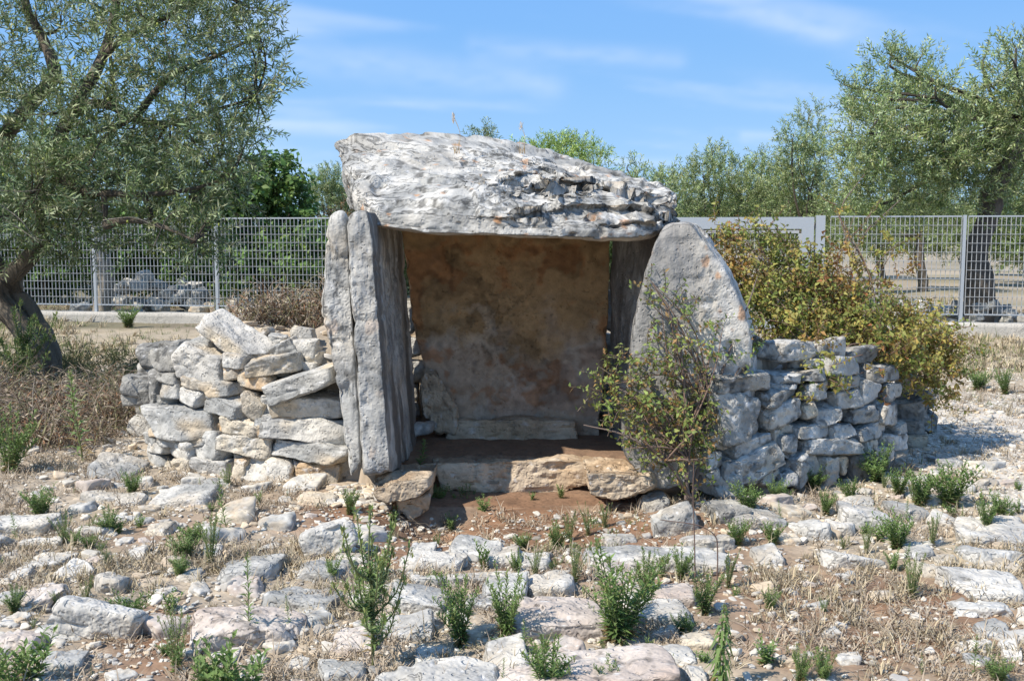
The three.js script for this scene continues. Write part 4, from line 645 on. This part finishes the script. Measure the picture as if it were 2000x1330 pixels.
// ------------------------------------------------------------ shrubs at the right
{
  const tints = [[[0.20, 0.26, 0.06], [0.27, 0.32, 0.075], [0.34, 0.345, 0.09]], [[0.28, 0.31, 0.075], [0.37, 0.36, 0.095], [0.41, 0.33, 0.085]], [[0.25, 0.26, 0.06], [0.34, 0.28, 0.075], [0.36, 0.22, 0.065]], [[0.28, 0.23, 0.06], [0.36, 0.16, 0.06], [0.32, 0.27, 0.07]]];
  const sA = tints.map((cols, k) => broadSprig(150 + k, { len: 0.17, n: 13, leaf: 0.042, wid: 0.021, cols, twig: [0.26, 0.15, 0.10], tw: 0.003 }));
  const sB = [1, 2, 3].map((k) => broadSprig(160 + k, { len: 0.14, n: 9, leaf: 0.038, wid: 0.018, cols: [[0.25, 0.32, 0.08], [0.33, 0.385, 0.10], [0.41, 0.42, 0.14], [0.44, 0.27, 0.10]], pow: 1.9, twig: [0.2, 0.15, 0.11], tw: 0.0025 }));
  const shrub = (name, label, px, py, D, set, seed, blobs, stems, n) => {
    const p = at(px, py, D); p.y = gy(p.x, p.z); const T = thing(name, label, 'shrub', p), L = (x, y, d) => at(x, y, d).sub(p), r = rng(seed), st = new Foliage(), B = [];
    for (const l of stems) st.tube(curve(l.map((k) => L(...k)), 12), 0.012, 0.003, [0.17, 0.13, 0.11], 5);
    for (const [x, y, d, rp, k = 1] of blobs) {
      const c = L(x, y, d), rad = rp * d / F; B.push([c, rad, Math.max(3, Math.round(k * n * (rad / 0.15) ** 2)), 0.9]);
      const root = stems.length ? L(...stems[Math.floor(r() * stems.length)][1]) : V(0, 0, 0);
      for (let j = 0; j < 2; j++) { const e = c.clone().addScaledVector(rv(r), rad * 0.95); st.tube(curve([root, root.clone().lerp(e, 0.5).add(V(0, 0.06, 0)).addScaledVector(rv(r), 0.08), e], 9), 0.007, 0.002, [0.19, 0.13, 0.10], 4); }
    }
    part('stem', st.geo(), mDry, T); crownFrom(B, set, T, seed, { up: 0.3, mat: mLeaf, vary: set.length > 3 }); return T;
  };
  shrub('leafy_shrub', 'wide shrub with green, ochre and red leaves spilling over the right wall', 1600, 760, 7.5, sA, 31, [
    [1425, 495, 7.3, 32, 0.6], [1450, 545, 7.3, 42], [1500, 500, 7.5, 40, 0.7], [1560, 535, 7.5, 42, 0.8], [1530, 575, 7.3, 50], [1600, 590, 7.3, 56], [1480, 600, 7.1, 44], [1560, 640, 7.0, 46], [1640, 620, 7.2, 54], [1690, 612, 7.4, 42, 0.8], [1760, 650, 7.5, 48], [1680, 660, 7.0, 44], [1740, 690, 7.1, 46], [1800, 690, 7.4, 44], [1830, 730, 7.4, 34], [1690, 545, 7.6, 34, 0.2], [1660, 490, 7.6, 30, 0.16], [1620, 545, 7.6, 36, 0.7], [1440, 455, 7.5, 24, 0.4], [1500, 440, 7.6, 20, 0.25], [1400, 440, 7.5, 16, 0.35], [1690, 430, 7.7, 24, 0.25], [1640, 410, 7.7, 18, 0.2], [1740, 490, 7.7, 28, 0.2], [1760, 550, 7.7, 26, 0.3], [1590, 690, 6.6, 30, 0.5], [1610, 735, 6.4, 28, 0.5], [1600, 775, 6.3, 20, 0.4], [1780, 730, 7.0, 30, 0.5], [1830, 780, 7.3, 26, 0.5], [1720, 710, 6.85, 34, 0.7], [1850, 690, 7.6, 24, 0.6], [1870, 740, 7.6, 16, 0.5], [1780, 610, 7.8, 24, 0.4], [1825, 650, 7.6, 32, 0.7], [1860, 660, 7.7, 20, 0.5], [1880, 700, 7.7, 14, 0.4]],
    [[[1600, 820, 7.6], [1590, 700, 7.5], [1560, 560, 7.5], [1500, 440, 7.6]], [[1640, 820, 7.5], [1640, 700, 7.4], [1660, 560, 7.6], [1680, 470, 7.7], [1760, 390, 7.8]], [[1560, 800, 7.4], [1540, 680, 7.3], [1470, 560, 7.3], [1420, 450, 7.5]], [[1700, 800, 7.5], [1730, 700, 7.3], [1800, 660, 7.5], [1860, 740, 7.6]], [[1600, 800, 7.2], [1630, 720, 6.8], [1630, 690, 6.7], [1560, 760, 6.5]], [[1640, 720, 7.2], [1670, 640, 7.6], [1700, 540, 7.7], [1640, 420, 7.8], [1690, 340, 7.9]]], 66);
  shrub('thin_shrub', 'sparse thin shrub with pale green leaves in front of the right upright', 1350, 960, 5.9, sB, 33, [
    [1300, 580, 5.9, 24, 0.6], [1290, 610, 5.9, 24, 0.6], [1330, 640, 5.9, 40, 0.7], [1290, 690, 5.85, 34, 0.6], [1350, 690, 5.9, 40, 0.6], [1250, 720, 5.85, 34, 0.8], [1200, 745, 5.85, 30, 1], [1185, 770, 5.8, 24, 0.9], [1215, 825, 5.78, 26, 0.9], [1245, 860, 5.76, 26, 0.8], [1230, 770, 5.8, 40, 0.9], [1190, 800, 5.8, 24, 0.8], [1290, 770, 5.8, 44, 0.8], [1340, 760, 5.85, 36, 0.8], [1300, 830, 5.8, 46, 1], [1250, 820, 5.8, 34, 0.9], [1350, 830, 5.8, 40, 1], [1330, 890, 5.75, 42, 1], [1370, 880, 5.8, 30, 0.9], [1290, 880, 5.75, 30, 0.8], [1340, 930, 5.7, 28, 0.8], [1380, 700, 6.0, 34, 0.6], [1420, 700, 6.1, 34, 0.8], [1455, 690, 6.1, 26, 0.8], [1460, 640, 6.15, 26, 0.7], [1440, 720, 6.1, 24, 0.6], [1265, 553, 5.95, 9, 0.8], [1390, 640, 6.0, 26, 0.4]],
    [[[1340, 975, 5.75], [1345, 900, 5.75], [1340, 780, 5.85], [1320, 640, 5.9], [1275, 555, 5.95]], [[1345, 975, 5.75], [1330, 880, 5.75], [1260, 790, 5.8], [1170, 740, 5.85]], [[1350, 980, 5.8], [1390, 800, 5.95], [1420, 700, 6.0], [1460, 600, 6.1], [1480, 540, 6.2]], [[1348, 970, 5.75], [1300, 900, 5.7], [1220, 850, 5.7], [1140, 830, 5.75]], [[1352, 975, 5.8], [1400, 840, 6.0], [1410, 740, 6.05], [1450, 690, 6.1]]], 38);
  // bare stems
  const bare = (label, l) => { const f = new Foliage(), p = onG(l[0][0], l[0][1]), pts = l.map(([x, y]) => at(x, y, -p.z).sub(p)); f.tube(curve(pts, 20), 0.0035, 0.002, [0.15, 0.10, 0.08], 5); const m = part('dead_stem', f.geo(), mDry, scene); m.position.copy(p); tag(m, label, 'dead stem'); };
  bare('thin straight dead stem standing below the thin shrub', [[1358, 1135], [1357, 1060], [1354, 960], [1356, 900]]);
  bare('dead stem bent over like a hook beside the straight one', [[1400, 1160], [1402, 1080], [1398, 1048], [1370, 1028], [1310, 1018], [1290, 1015]]);
}

// ------------------------------------------------------------ weeds
const G1 = [0.15, 0.25, 0.07], G2 = [0.23, 0.34, 0.10], G3 = [0.30, 0.365, 0.20], GY = [0.32, 0.33, 0.11];
function weedKind(kind, seed) {
  const r = rng(seed), st = new Foliage(), lf = new Foliage(), tip = new Foliage();
  const K = { tall: [20, 0.46, 42, 0.20, 0.042, 0.35], spire: [1, 0.05, 64, 0.20, 0.038, 0.4], bushy: [28, 0.6, 26, 0.24, 0.062, 0.3], feathery: [12, 0.32, 46, 0.14, 0.022, 0.2], sprout: [9, 0.55, 15, 0.36, 0.11, 0.25], droop: [2, 0.05, 60, 0.20, 0.042, 1.5], crown: [26, 0.30, 40, 0.12, 0.022, 0.4] }[kind];
  const [n, spread, nl, ll, lw, dr] = K;
  for (let s = 0; s < n; s++) {
    const h0 = 0.12 + 0.5 * r(), a = s * 2.4 + r(), e = n === 1 || s === 0 ? 1 : kind === 'crown' ? Math.min(0.95, h0 + 0.2 + r() * 0.25) : 0.55 + r() * 0.45, b = V(Math.cos(a) * 0.02, 0, Math.sin(a) * 0.02), from = kind === 'crown' ? (s === 0 ? 0.08 : 0.5) : 0;
    const top = V(Math.cos(a) * spread * (0.3 + r()) * 0.8, e, Math.sin(a) * spread * (0.3 + r()) * 0.8), mid = b.clone().lerp(top, 0.5).add(V((r() - 0.5) * 0.06, 0.08, (r() - 0.5) * 0.06));
    const root = kind === 'crown' ? V(0, 0.0, 0) : b, out = kind === 'crown' && s ? top.clone().setY(0).multiplyScalar(0.62) : null, pts = curve(kind === 'crown' ? (s ? [root, V(0, h0 * 0.5, 0), V(0, h0, 0), out.clone().setY(lerp(h0, e, 0.35)), top.setY(e)] : [root, V(0.01, 0.35, 0), V(-0.015, 0.7, 0.01), V(0, 1, 0)]) : [root, mid, top], 12);
    st.tube(pts, 0.009, 0.004, mixc([0.20, 0.16, 0.09], G2, 0.4), 4);
    for (let i = 0; i < nl; i++) {
      const t = from + (1 - from) * (i + 0.5) / nl, q = t * 12, p = pts[Math.floor(q)].clone().lerp(pts[Math.min(12, Math.floor(q) + 1)], q % 1), g = i * 2.4 + s + r() * 0.6, size = (kind === 'spire' || kind === 'droop' ? 1.1 - 0.75 * t * t : 1 - 0.45 * t) * (0.75 + r() * 0.5);
      const c = mixc(mixc(G1, G2, r()), kind === 'feathery' || kind === 'crown' ? G3 : G1, r() * 0.6), dryL = t < 0.2 && r() < 0.4;
      lf.leaf(p, V(Math.cos(g), 0.35 + 0.8 * t + r() * 0.4, Math.sin(g)), V(0, 1, 0).addScaledVector(rv(r), 0.3), ll * size, lw * size, dr * (0.6 + r() * 0.8), dryL ? [0.30, 0.22, 0.10] : c);
    }
    if (kind !== 'sprout' && kind !== 'bushy') for (let i = 0; i < 9; i++) { const p = pts[12].clone().add(V((r() - 0.5) * 0.03, -r() * 0.08, (r() - 0.5) * 0.03)); tip.leaf(p, V(r() - 0.5, 1.2, r() - 0.5), rv(r), 0.045, 0.016, 0, mixc(G2, GY, r())); }
  }
  return { stem: st.geo(), foliage: lf.geo(), tip: tip.p.length ? tip.geo() : null };
}
const KINDS = {}; for (const k of ['tall', 'spire', 'bushy', 'feathery', 'sprout', 'droop', 'crown']) KINDS[k] = [0, 1, 2].map((i) => weedKind(k, 300 + i * 7 + k.length * 31));
const WORD = { tall: 'leafy grey green weed with several stems', spire: 'single stemmed upright green weed', bushy: 'compact bright green leafy weed', feathery: 'thin feathery pale green weed', sprout: 'broad leaved bright green sprout', droop: 'single weed with drooping dark leaves', crown: 'tall branching weed with budding tips' };
const protos = {};
[
  ['crown', 728, 1306, 300, 'tallest of all, standing left of centre'], ['spire', 482, 1262, 170, 'on the pitted outcrop'], ['tall', 900, 1258, 140, 'beside the squared white block'], ['tall', 988, 1246, 140, 'left of the table rock'], ['tall', 1206, 1256, 172, 'biggest, right of the table rock'], ['tall', 1262, 1170, 95, 'behind the perched stone'], ['droop', 1408, 1345, 170, 'at the bottom right of centre'],
  ['feathery', 345, 1296, 120, 'right of the slanting boulder'], ['sprout', 432, 1362, 120, 'at the bottom edge, middle one of the row'], ['sprout', 388, 1360, 100, 'at the bottom edge, left in the row'], ['sprout', 482, 1362, 92, 'at the bottom edge, right in the row'], ['sprout', 342, 1312, 58, 'under the feathery weed'], ['sprout', 62, 1332, 100, 'over the tilted grey plate'], ['sprout', 20, 1355, 90, 'in the lower left corner'],
  ['tall', 1070, 1356, 130, 'in front of the tan outcrop'], ['spire', 976, 1350, 64, 'below the bright white lump'], ['tall', 1190, 1350, 66, 'at the bottom edge under the tan outcrop'], ['sprout', 944, 1112, 56, 'yellowish, behind the long kerb stone'], ['bushy', 80, 1012, 62, 'below the left brush'], ['feathery', 126, 1062, 66, 'among the left slabs'], ['sprout', 225, 1042, 36, 'with a reddish base among left stones'],
  ['bushy', 258, 968, 50, 'beside the long low slab'], ['sprout', 272, 1030, 26, 'right of the reddish sprout'], ['feathery', 410, 1104, 120, 'tall in the left rubble'], ['spire', 448, 1052, 112, 'in front of the left wall'], ['sprout', 505, 982, 24, 'under the left wall'], ['bushy', 682, 1004, 52, 'at the right corner of the left wall'], ['sprout', 768, 1022, 32, 'beside the threshold support stone'],
  ['spire', 822, 1006, 134, 'thin and tall before the threshold'], ['bushy', 860, 992, 48, 'in the shade of the threshold'], ['tall', 908, 1020, 70, 'in the pit before the threshold'], ['sprout', 942, 1004, 36, 'right of the pit weeds'], ['sprout', 1096, 974, 28, 'yellow green against the threshold foot'], ['sprout', 1040, 976, 18, 'tiny under the threshold'], ['feathery', 1112, 1056, 58, 'leftmost in the green patch before the chamber'], ['feathery', 1150, 1046, 66, 'middle of the green patch before the chamber'],
  ['feathery', 1182, 1030, 52, 'rightmost in the green patch before the chamber'], ['tall', 1086, 1072, 52, 'below the green patch'], ['feathery', 1046, 1126, 66, 'beside the pale squarish stone'], ['feathery', 1122, 1138, 80, 'above the table rock'], ['spire', 1166, 1092, 48, 'left of the bedrock slab'], ['tall', 1010, 1122, 52, 'left of the pale squarish stone'], ['tall', 1330, 1130, 66, 'on the bedrock slab'], ['tall', 1378, 1200, 84, 'right of the perched stone'],
  ['feathery', 1422, 1146, 84, 'right of the hooked dead stem'], ['bushy', 1440, 1066, 54, 'below the dark boulder'], ['bushy', 1463, 996, 58, 'at the foot of the right wall, first from the left'], ['bushy', 1510, 1064, 48, 'in front of the grey rock by the right wall'], ['bushy', 1515, 978, 46, 'at the foot of the right wall, second from the left'], ['bushy', 1590, 958, 52, 'at the foot of the right wall, third from the left'], ['bushy', 1612, 1004, 50, 'behind the domed grey rock'], ['bushy', 1662, 980, 46, 'behind the grey stone near the notched boulder'],
  ['bushy', 1716, 940, 70, 'big, against the right wall'], ['bushy', 1756, 972, 60, 'right of the big one at the right wall'], ['bushy', 1800, 988, 74, 'left of the pair on the gravel'], ['bushy', 1856, 990, 86, 'largest of the pair on the gravel'], ['feathery', 1692, 1080, 66, 'below the notched boulder'], ['bushy', 1757, 1074, 72, 'upright, above the cream rubble'], ['spire', 1772, 1018, 50, 'behind the grey stone at right'], ['feathery', 1822, 1066, 76, 'hazy, above the cream rubble'],
  ['tall', 1926, 1036, 76, 'above the upper right boulder'], ['bushy', 1952, 1006, 44, 'on the gravel at the right'], ['sprout', 1990, 1004, 30, 'at the right frame edge on gravel'], ['spire', 1880, 1024, 36, 'small on the gravel edge'], ['tall', 1566, 1330, 66, 'at the bottom right, left of two'], ['tall', 1608, 1330, 72, 'at the bottom right, right of two'], ['feathery', 1782, 1168, 90, 'dusky, left of the round right stone'], ['feathery', 1940, 1326, 46, 'at the lower right corner'],
  ['bushy', 1966, 770, 50, 'on the far right gravel near the path'], ['bushy', 1912, 762, 42, 'left of the far right gravel weed'], ['sprout', 1920, 705, 26, 'on the dry verge by the kerb'], ['spire', 158, 900, 168, 'tall spike in front of the brush'], ['tall', 16, 925, 120, 'at the left frame edge'], ['crown', 46, 782, 180, 'tall and yellowing before the olive trunk'], ['bushy', 430, 622, 40, 'behind the left wall at the kerb'], ['bushy', 250, 640, 40, 'by the left kerb under the olive'], ['spire', 415, 612, 50, 'dark, against the left fence'],
  ['feathery', 210, 1105, 42, 'in the dry grass patch'], ['feathery', 165, 1180, 56, 'above the slanting boulder'], ['sprout', 335, 1195, 42, 'left of the pitted outcrop'], ['spire', 565, 1240, 80, 'in the straw beside the outcrop'], ['feathery', 640, 1060, 40, 'behind the chunky white rock'], ['spire', 28, 1060, 60, 'on the left boulder edge'], ['sprout', 1345, 1240, 44, 'among the pale rocks at right of centre'], ['sprout', 1268, 1270, 30, 'in the shade of the biggest weed'],
].forEach(([kind, px, py, h, place], i) => {
  const p = onG(px, py), s = h * -p.z / F * 1.12, v = i % 3, key = kind + v;
  let o;
  if (!protos[key]) {
    o = thing('weed', '', 'weed', p); const k = KINDS[kind][v]; part('stem', k.stem, mLeaf, o); tag(part('foliage', k.foliage, mLeaf, o), null, null, null, 'stuff'); if (k.tip) tag(part('buds', k.tip, mLeaf, o), null, null, null, 'stuff'); protos[key] = o;
  } else { o = protos[key].clone(); o.name = numbered('weed'); scene.add(o); }
  o.position.copy(p); o.position.y -= 0.01; o.rotation.set(Math.sin(i * 3.3) * 0.13, i * 1.7, Math.sin(i * 5.7) * 0.13); o.scale.set(s * (0.88 + 0.22 * Math.sin(i * 2.1)), s, s * (0.88 + 0.22 * Math.cos(i * 3.1)));
  o.userData = { label: `${WORD[kind]}, ${place}`, category: 'weed', group: 'green weeds among the stones' };
});
{
  const r = rng(5151), named = scene.children.filter((o) => /^rock/.test(o.name)), told = new Set(), kinds = ['sprout', 'feathery', 'bushy', 'tall', 'spire', 'sprout', 'feathery'], W = { sprout: 'tiny leafy sprout', feathery: 'small feathery weed', bushy: 'small bushy weed', tall: 'small branching weed', spire: 'small upright weed' };
  for (let i = 0, n = 0; i < 3000 && n < 85; i++) {
    const z = -3.5 - r() * 3.2, x = (r() - 0.5) * 2 * 0.52 * -z, kind = kinds[n % 7];
    if (inTum(x, z) > -0.06 || (Math.abs(x) < 1 && z < -5.95) || r() > 0.25 + ss(-0.2, 0.3, fbm(x * 1.6, 51, z * 1.6, 2)) || named.some((o) => Math.hypot(o.position.x - x, o.position.z - z) < 0.07)) continue;
    const near = named.reduce((a, b) => Math.hypot(a.position.x - x, a.position.z - z) < Math.hypot(b.position.x - x, b.position.z - z) ? a : b), dx = x - near.position.x, dz = z - near.position.z;
    const label = `${W[kind]} ${Math.abs(dx) > Math.abs(dz) ? (dx < 0 ? 'left of' : 'right of') : dz < 0 ? 'behind' : 'before'} the ${near.userData.label}`;
    if (told.has(label) || label.split(' ').length > 16) continue; told.add(label); n++;
    const o = protos[kind + n % 3] ?? protos[kind + 0] ?? protos[kind + 1]; if (!o) continue;
    const c = o.clone(); c.name = numbered('weed'); scene.add(c); c.position.set(x, gy(x, z) - 0.01, z); const h = (0.05 + 0.1 * Math.pow(r(), 1.5)) * (kind === 'sprout' ? 0.8 : 1.15); c.scale.set(h * (0.8 + r() * 0.5), h, h * (0.8 + r() * 0.5)); c.rotation.set((r() - 0.5) * 0.4, r() * 7, (r() - 0.5) * 0.4);
    c.userData = { label, category: 'weed', group: 'small green weeds among the stones' };
  }
}
// grass stalks on the capstone
[['thin dry grass stalk on the left half of the capstone top', 893, 300, 72, 6.9], ['wispy dry tuft on the middle of the capstone top', 1020, 300, 55, 7.1], ['rusty little tuft on the front slope of the capstone', 940, 362, 16, 6.4]].forEach(([label, px, py, h, D], i) => {
  const f = new Foliage(), r = rng(600 + i), s = h * D / F;
  for (let k = 0; k < 12; k++) f.blade(V((r() - 0.5) * 0.04, 0, (r() - 0.5) * 0.04), V((r() - 0.5) * 0.7, 1, (r() - 0.5) * 0.7), s * (0.25 + 0.3 * r()), 0.004, 0.2, [0.42, 0.31, 0.17]);
  for (let k = 0; k < 3 - i; k++) { const t = V((r() - 0.5) * 0.06, s, 0); f.tube(curve([V(0, 0, 0), V(0.02, s * 0.5, 0), t], 8), 0.002, 0.001, [0.5, 0.4, 0.26], 3); for (let j = 0; j < 10; j++) f.leaf(t.clone().add(V(0, -j * s * 0.025, 0)), V(r() - 0.5, 1, r() - 0.5), rv(r), 0.03, 0.005, 0, [0.6, 0.5, 0.38]); }
  const m = part('dry_tuft', f.geo(), mDry, scene); m.position.copy(at(px, py, D)); tag(m, label, 'dry grass');
});

// ------------------------------------------------------------ dry grass, green grass, dead brush
{
  const r = rng(31337), q = new THREE.Quaternion(), e = new THREE.Euler();
  const tuft = (seed, cols, n, len, spread, wid) => { const r = rng(seed), f = new Foliage(); for (let i = 0; i < n; i++) { const a = r() * 7, d = V(Math.cos(a) * spread * r(), 1, Math.sin(a) * spread * r()), c = cols[Math.floor(r() * cols.length)], v = 0.75 + r() * 0.5; f.blade(V((r() - 0.5) * 0.06, -0.01, (r() - 0.5) * 0.06), d, len * (0.4 + r() * 0.8), wid, 0.2 + r() * 0.6, c.map((k) => k * v)); } return f.geo(); };
  const straws = [[0.42, 0.35, 0.23], [0.36, 0.30, 0.20], [0.50, 0.43, 0.30], [0.30, 0.25, 0.18]];
  const tv = [1, 2, 3].map((k) => tuft(k, straws, 26, 0.15, 1.1, 0.0048)), lv = [1, 2].map((k) => tuft(10 + k, [[0.40, 0.33, 0.25], [0.31, 0.25, 0.18], [0.52, 0.44, 0.33]], 18, 0.12, 3.5, 0.0042)), gv = [1, 2].map((k) => tuft(20 + k, [[0.13, 0.18, 0.06], [0.18, 0.21, 0.08], [0.30, 0.27, 0.12]], 16, 0.12, 1.0, 0.004));
  const grow = (name, label, vs, tries, dens, sMin, sMax, zMin = -2.9, zR = 8, m = mDry) => {
    const ls = vs.map(() => []);
    for (let i = 0; i < tries; i++) {
      const z = zMin - Math.pow(r(), 0.9) * zR, x = (r() - 0.5) * 2 * Math.min(0.62 * -z, 12);
      if (Math.abs(x) < 1.2 && z < -6 && z > -7.7) continue;
      if (r() > dens(x, z)) continue;
      const s = sMin + r() * (sMax - sMin), k = Math.floor(r() * vs.length); e.set((r() - 0.5) * 0.3, r() * 7, (r() - 0.5) * 0.3);
      ls[k].push(new THREE.Matrix4().compose(V(x, gy(x, z), z), q.setFromEuler(e), V(s, s * (0.7 + r() * 0.5), s)));
    }
    const G = tag(new THREE.Group(), label, 'grass', null, 'stuff'); G.name = name; scene.add(G);
    vs.forEach((g, k) => { if (ls[k].length) tag(inst('tufts', g, m, ls[k], G), null, null, null, 'stuff'); });
  };
  const spots = [[1.5, -4.4, 0.6, 0.7], [1.95, -4.9, 0.5, 0.8], [1.2, -4.75, 0.4, 0.6], [1.7, -3.9, 0.7, 0.6], [-1.95, -4.75, 0.55, 0.9], [-1.3, -4.85, 0.35, 0.9], [-0.95, -4.95, 0.3, 0.8], [-0.75, -4.3, 0.32, 0.9], [-0.6, -4.0, 0.3, 0.6], [-0.5, -4.6, 0.25, 0.7], [2.5, -5.0, 0.5, 0.6], [-2.4, -5.0, 0.5, 0.6], [0.6, -4.2, 0.25, 0.5]];
  grow('dry_grass', 'tufts of straw coloured dry grass between the stones', tv, 22000, (x, z) => { if (inTum(x, z) > -0.05) return 0; let d = z < -9 ? 0.28 : 0.07; for (const [a, b, w, k] of spots) d = Math.max(d, k * bump2(x, z, [a, b], w)); return 0.72 * d * ss(-0.35, 0.3, fbm(x * 2.6, 5, z * 2.6, 3)); }, 0.45, 1.3);
  grow('dry_litter', 'flattened grey brown dead grass lying over the soil', lv, 60000, (x, z) => { if (inTum(x, z) > 0.02) return 0; const [red, grav] = zones(x, z); return clamp(0.5 - 0.3 * red - 0.35 * grav) * ss(-0.3, 0.3, fbm(x * 2, 15, z * 2, 3)); }, 0.6, 1.5);
  grow('green_grass', 'sparse thin green grass before the chamber and by the fence', gv, 14000, (x, z) => { if (inTum(x, z) > -0.02 && z > -9) return 0; let d = z < -9.5 ? 0.3 * ss(0, 0.4, fbm(x * 0.6, 25, z * 0.6, 3)) : 0.01; for (const [a, b, w, k] of [[0.45, -5.35, 0.3, 0.6], [0.62, -5.55, 0.25, 0.6], [0.3, -5.0, 0.3, 0.35], [0.9, -5.1, 0.4, 0.25], [2.3, -6.1, 0.5, 0.3], [-1.3, -6.0, 0.3, 0.3]]) d = Math.max(d, k * bump2(x, z, [a, b], w)); return d; }, 0.5, 1.2, -2.9, 15, mLeaf);
  grow('far_grass', 'dry and green grass of the field around and beyond the fence', [...tv.slice(0, 2), ...gv.slice(0, 1)], 16000, (x, z) => 0.75 * ss(-0.3, 0.3, fbm(x * 0.5, 35, z * 0.5, 3)), 1.2, 2.6, -10.8, 16);
  // brush
  const twig = (seed, cols, n, len) => { const r = rng(seed), f = new Foliage(); for (let i = 0; i < n; i++) { const a = V((r() - 0.5) * 0.2, 0, (r() - 0.5) * 0.2), d = V((r() - 0.5) * 1.6, 0.25 + r() * 0.7, (r() - 0.5) * 1.6).multiplyScalar(len * (0.4 + r() * 0.7)), b = a.clone().add(d), c = cols[Math.floor(r() * cols.length)]; f.tube(curve([a, a.clone().lerp(b, 0.5).add(V((r() - 0.5) * 0.08, 0.06, (r() - 0.5) * 0.08)), b.add(V(0, -0.05 * r(), 0))], 6), 0.003, 0.0015, c, 3); for (let k = 0; k < 5; k++) f.leaf(a.clone().lerp(b, 0.3 + 0.7 * r()).add(V((r() - 0.5) * 0.04, (r() - 0.5) * 0.04, (r() - 0.5) * 0.04)), rv(r), rv(r), 0.03 + r() * 0.03, 0.01, 0.2, cols[Math.floor(r() * cols.length)]); } return f.geo(); };
  const br = [1, 2, 3].map((k) => twig(700 + k, [[0.30, 0.24, 0.18], [0.20, 0.15, 0.11], [0.40, 0.33, 0.25], [0.27, 0.15, 0.085], [0.25, 0.24, 0.13], [0.34, 0.29, 0.23]], 22, 0.36)), bg = [1, 2].map((k) => twig(710 + k, [[0.12, 0.14, 0.06], [0.20, 0.16, 0.09], [0.09, 0.11, 0.045]], 16, 0.3));
  const bushAt = (name, label, vs, n, area) => { const ls = vs.map(() => []); for (let i = 0; i < n; i++) { const [x, z] = area(); const s = 0.6 + r() * 0.8, k = Math.floor(r() * vs.length); e.set((r() - 0.5) * 0.6, r() * 7, (r() - 0.5) * 0.6); ls[k].push(new THREE.Matrix4().compose(V(x, gy(x, z) - 0.02 + r() * 0.12, z), q.setFromEuler(e), V(s, s, s))); } const G = tag(new THREE.Group(), label, 'brush', null, 'stuff'); G.name = name; scene.add(G); vs.forEach((g, k) => tag(inst('twigs', g, mDry, ls[k], G), null, null, null, 'stuff')); };
  bushAt('dead_brush', 'reddish brown dead brush between the olive trunk and the left wall', br, 230, () => { const z = -7.4 - r() * 2.6; return [-3.0 - r() * (0.62 * -z - 2.9) - (z > -8 ? 0.12 : -0.1), z]; });
  bushAt('mound_brush', 'dead brown brush on the mound behind the left wall', br, 150, () => [-1.25 - r() * 1.3, -7.9 - r() * 1.6]);
  bushAt('green_scrub', 'low dull green scrub around the olive trunk and behind the wall', bg, 150, () => [-2.2 - r() * 3.6, -9.0 - r() * 3.2]);
}
scene.traverse((o) => { if (o.isMesh) { o.castShadow = true; o.receiveShadow = true; } });
renderer.render(scene, camera);
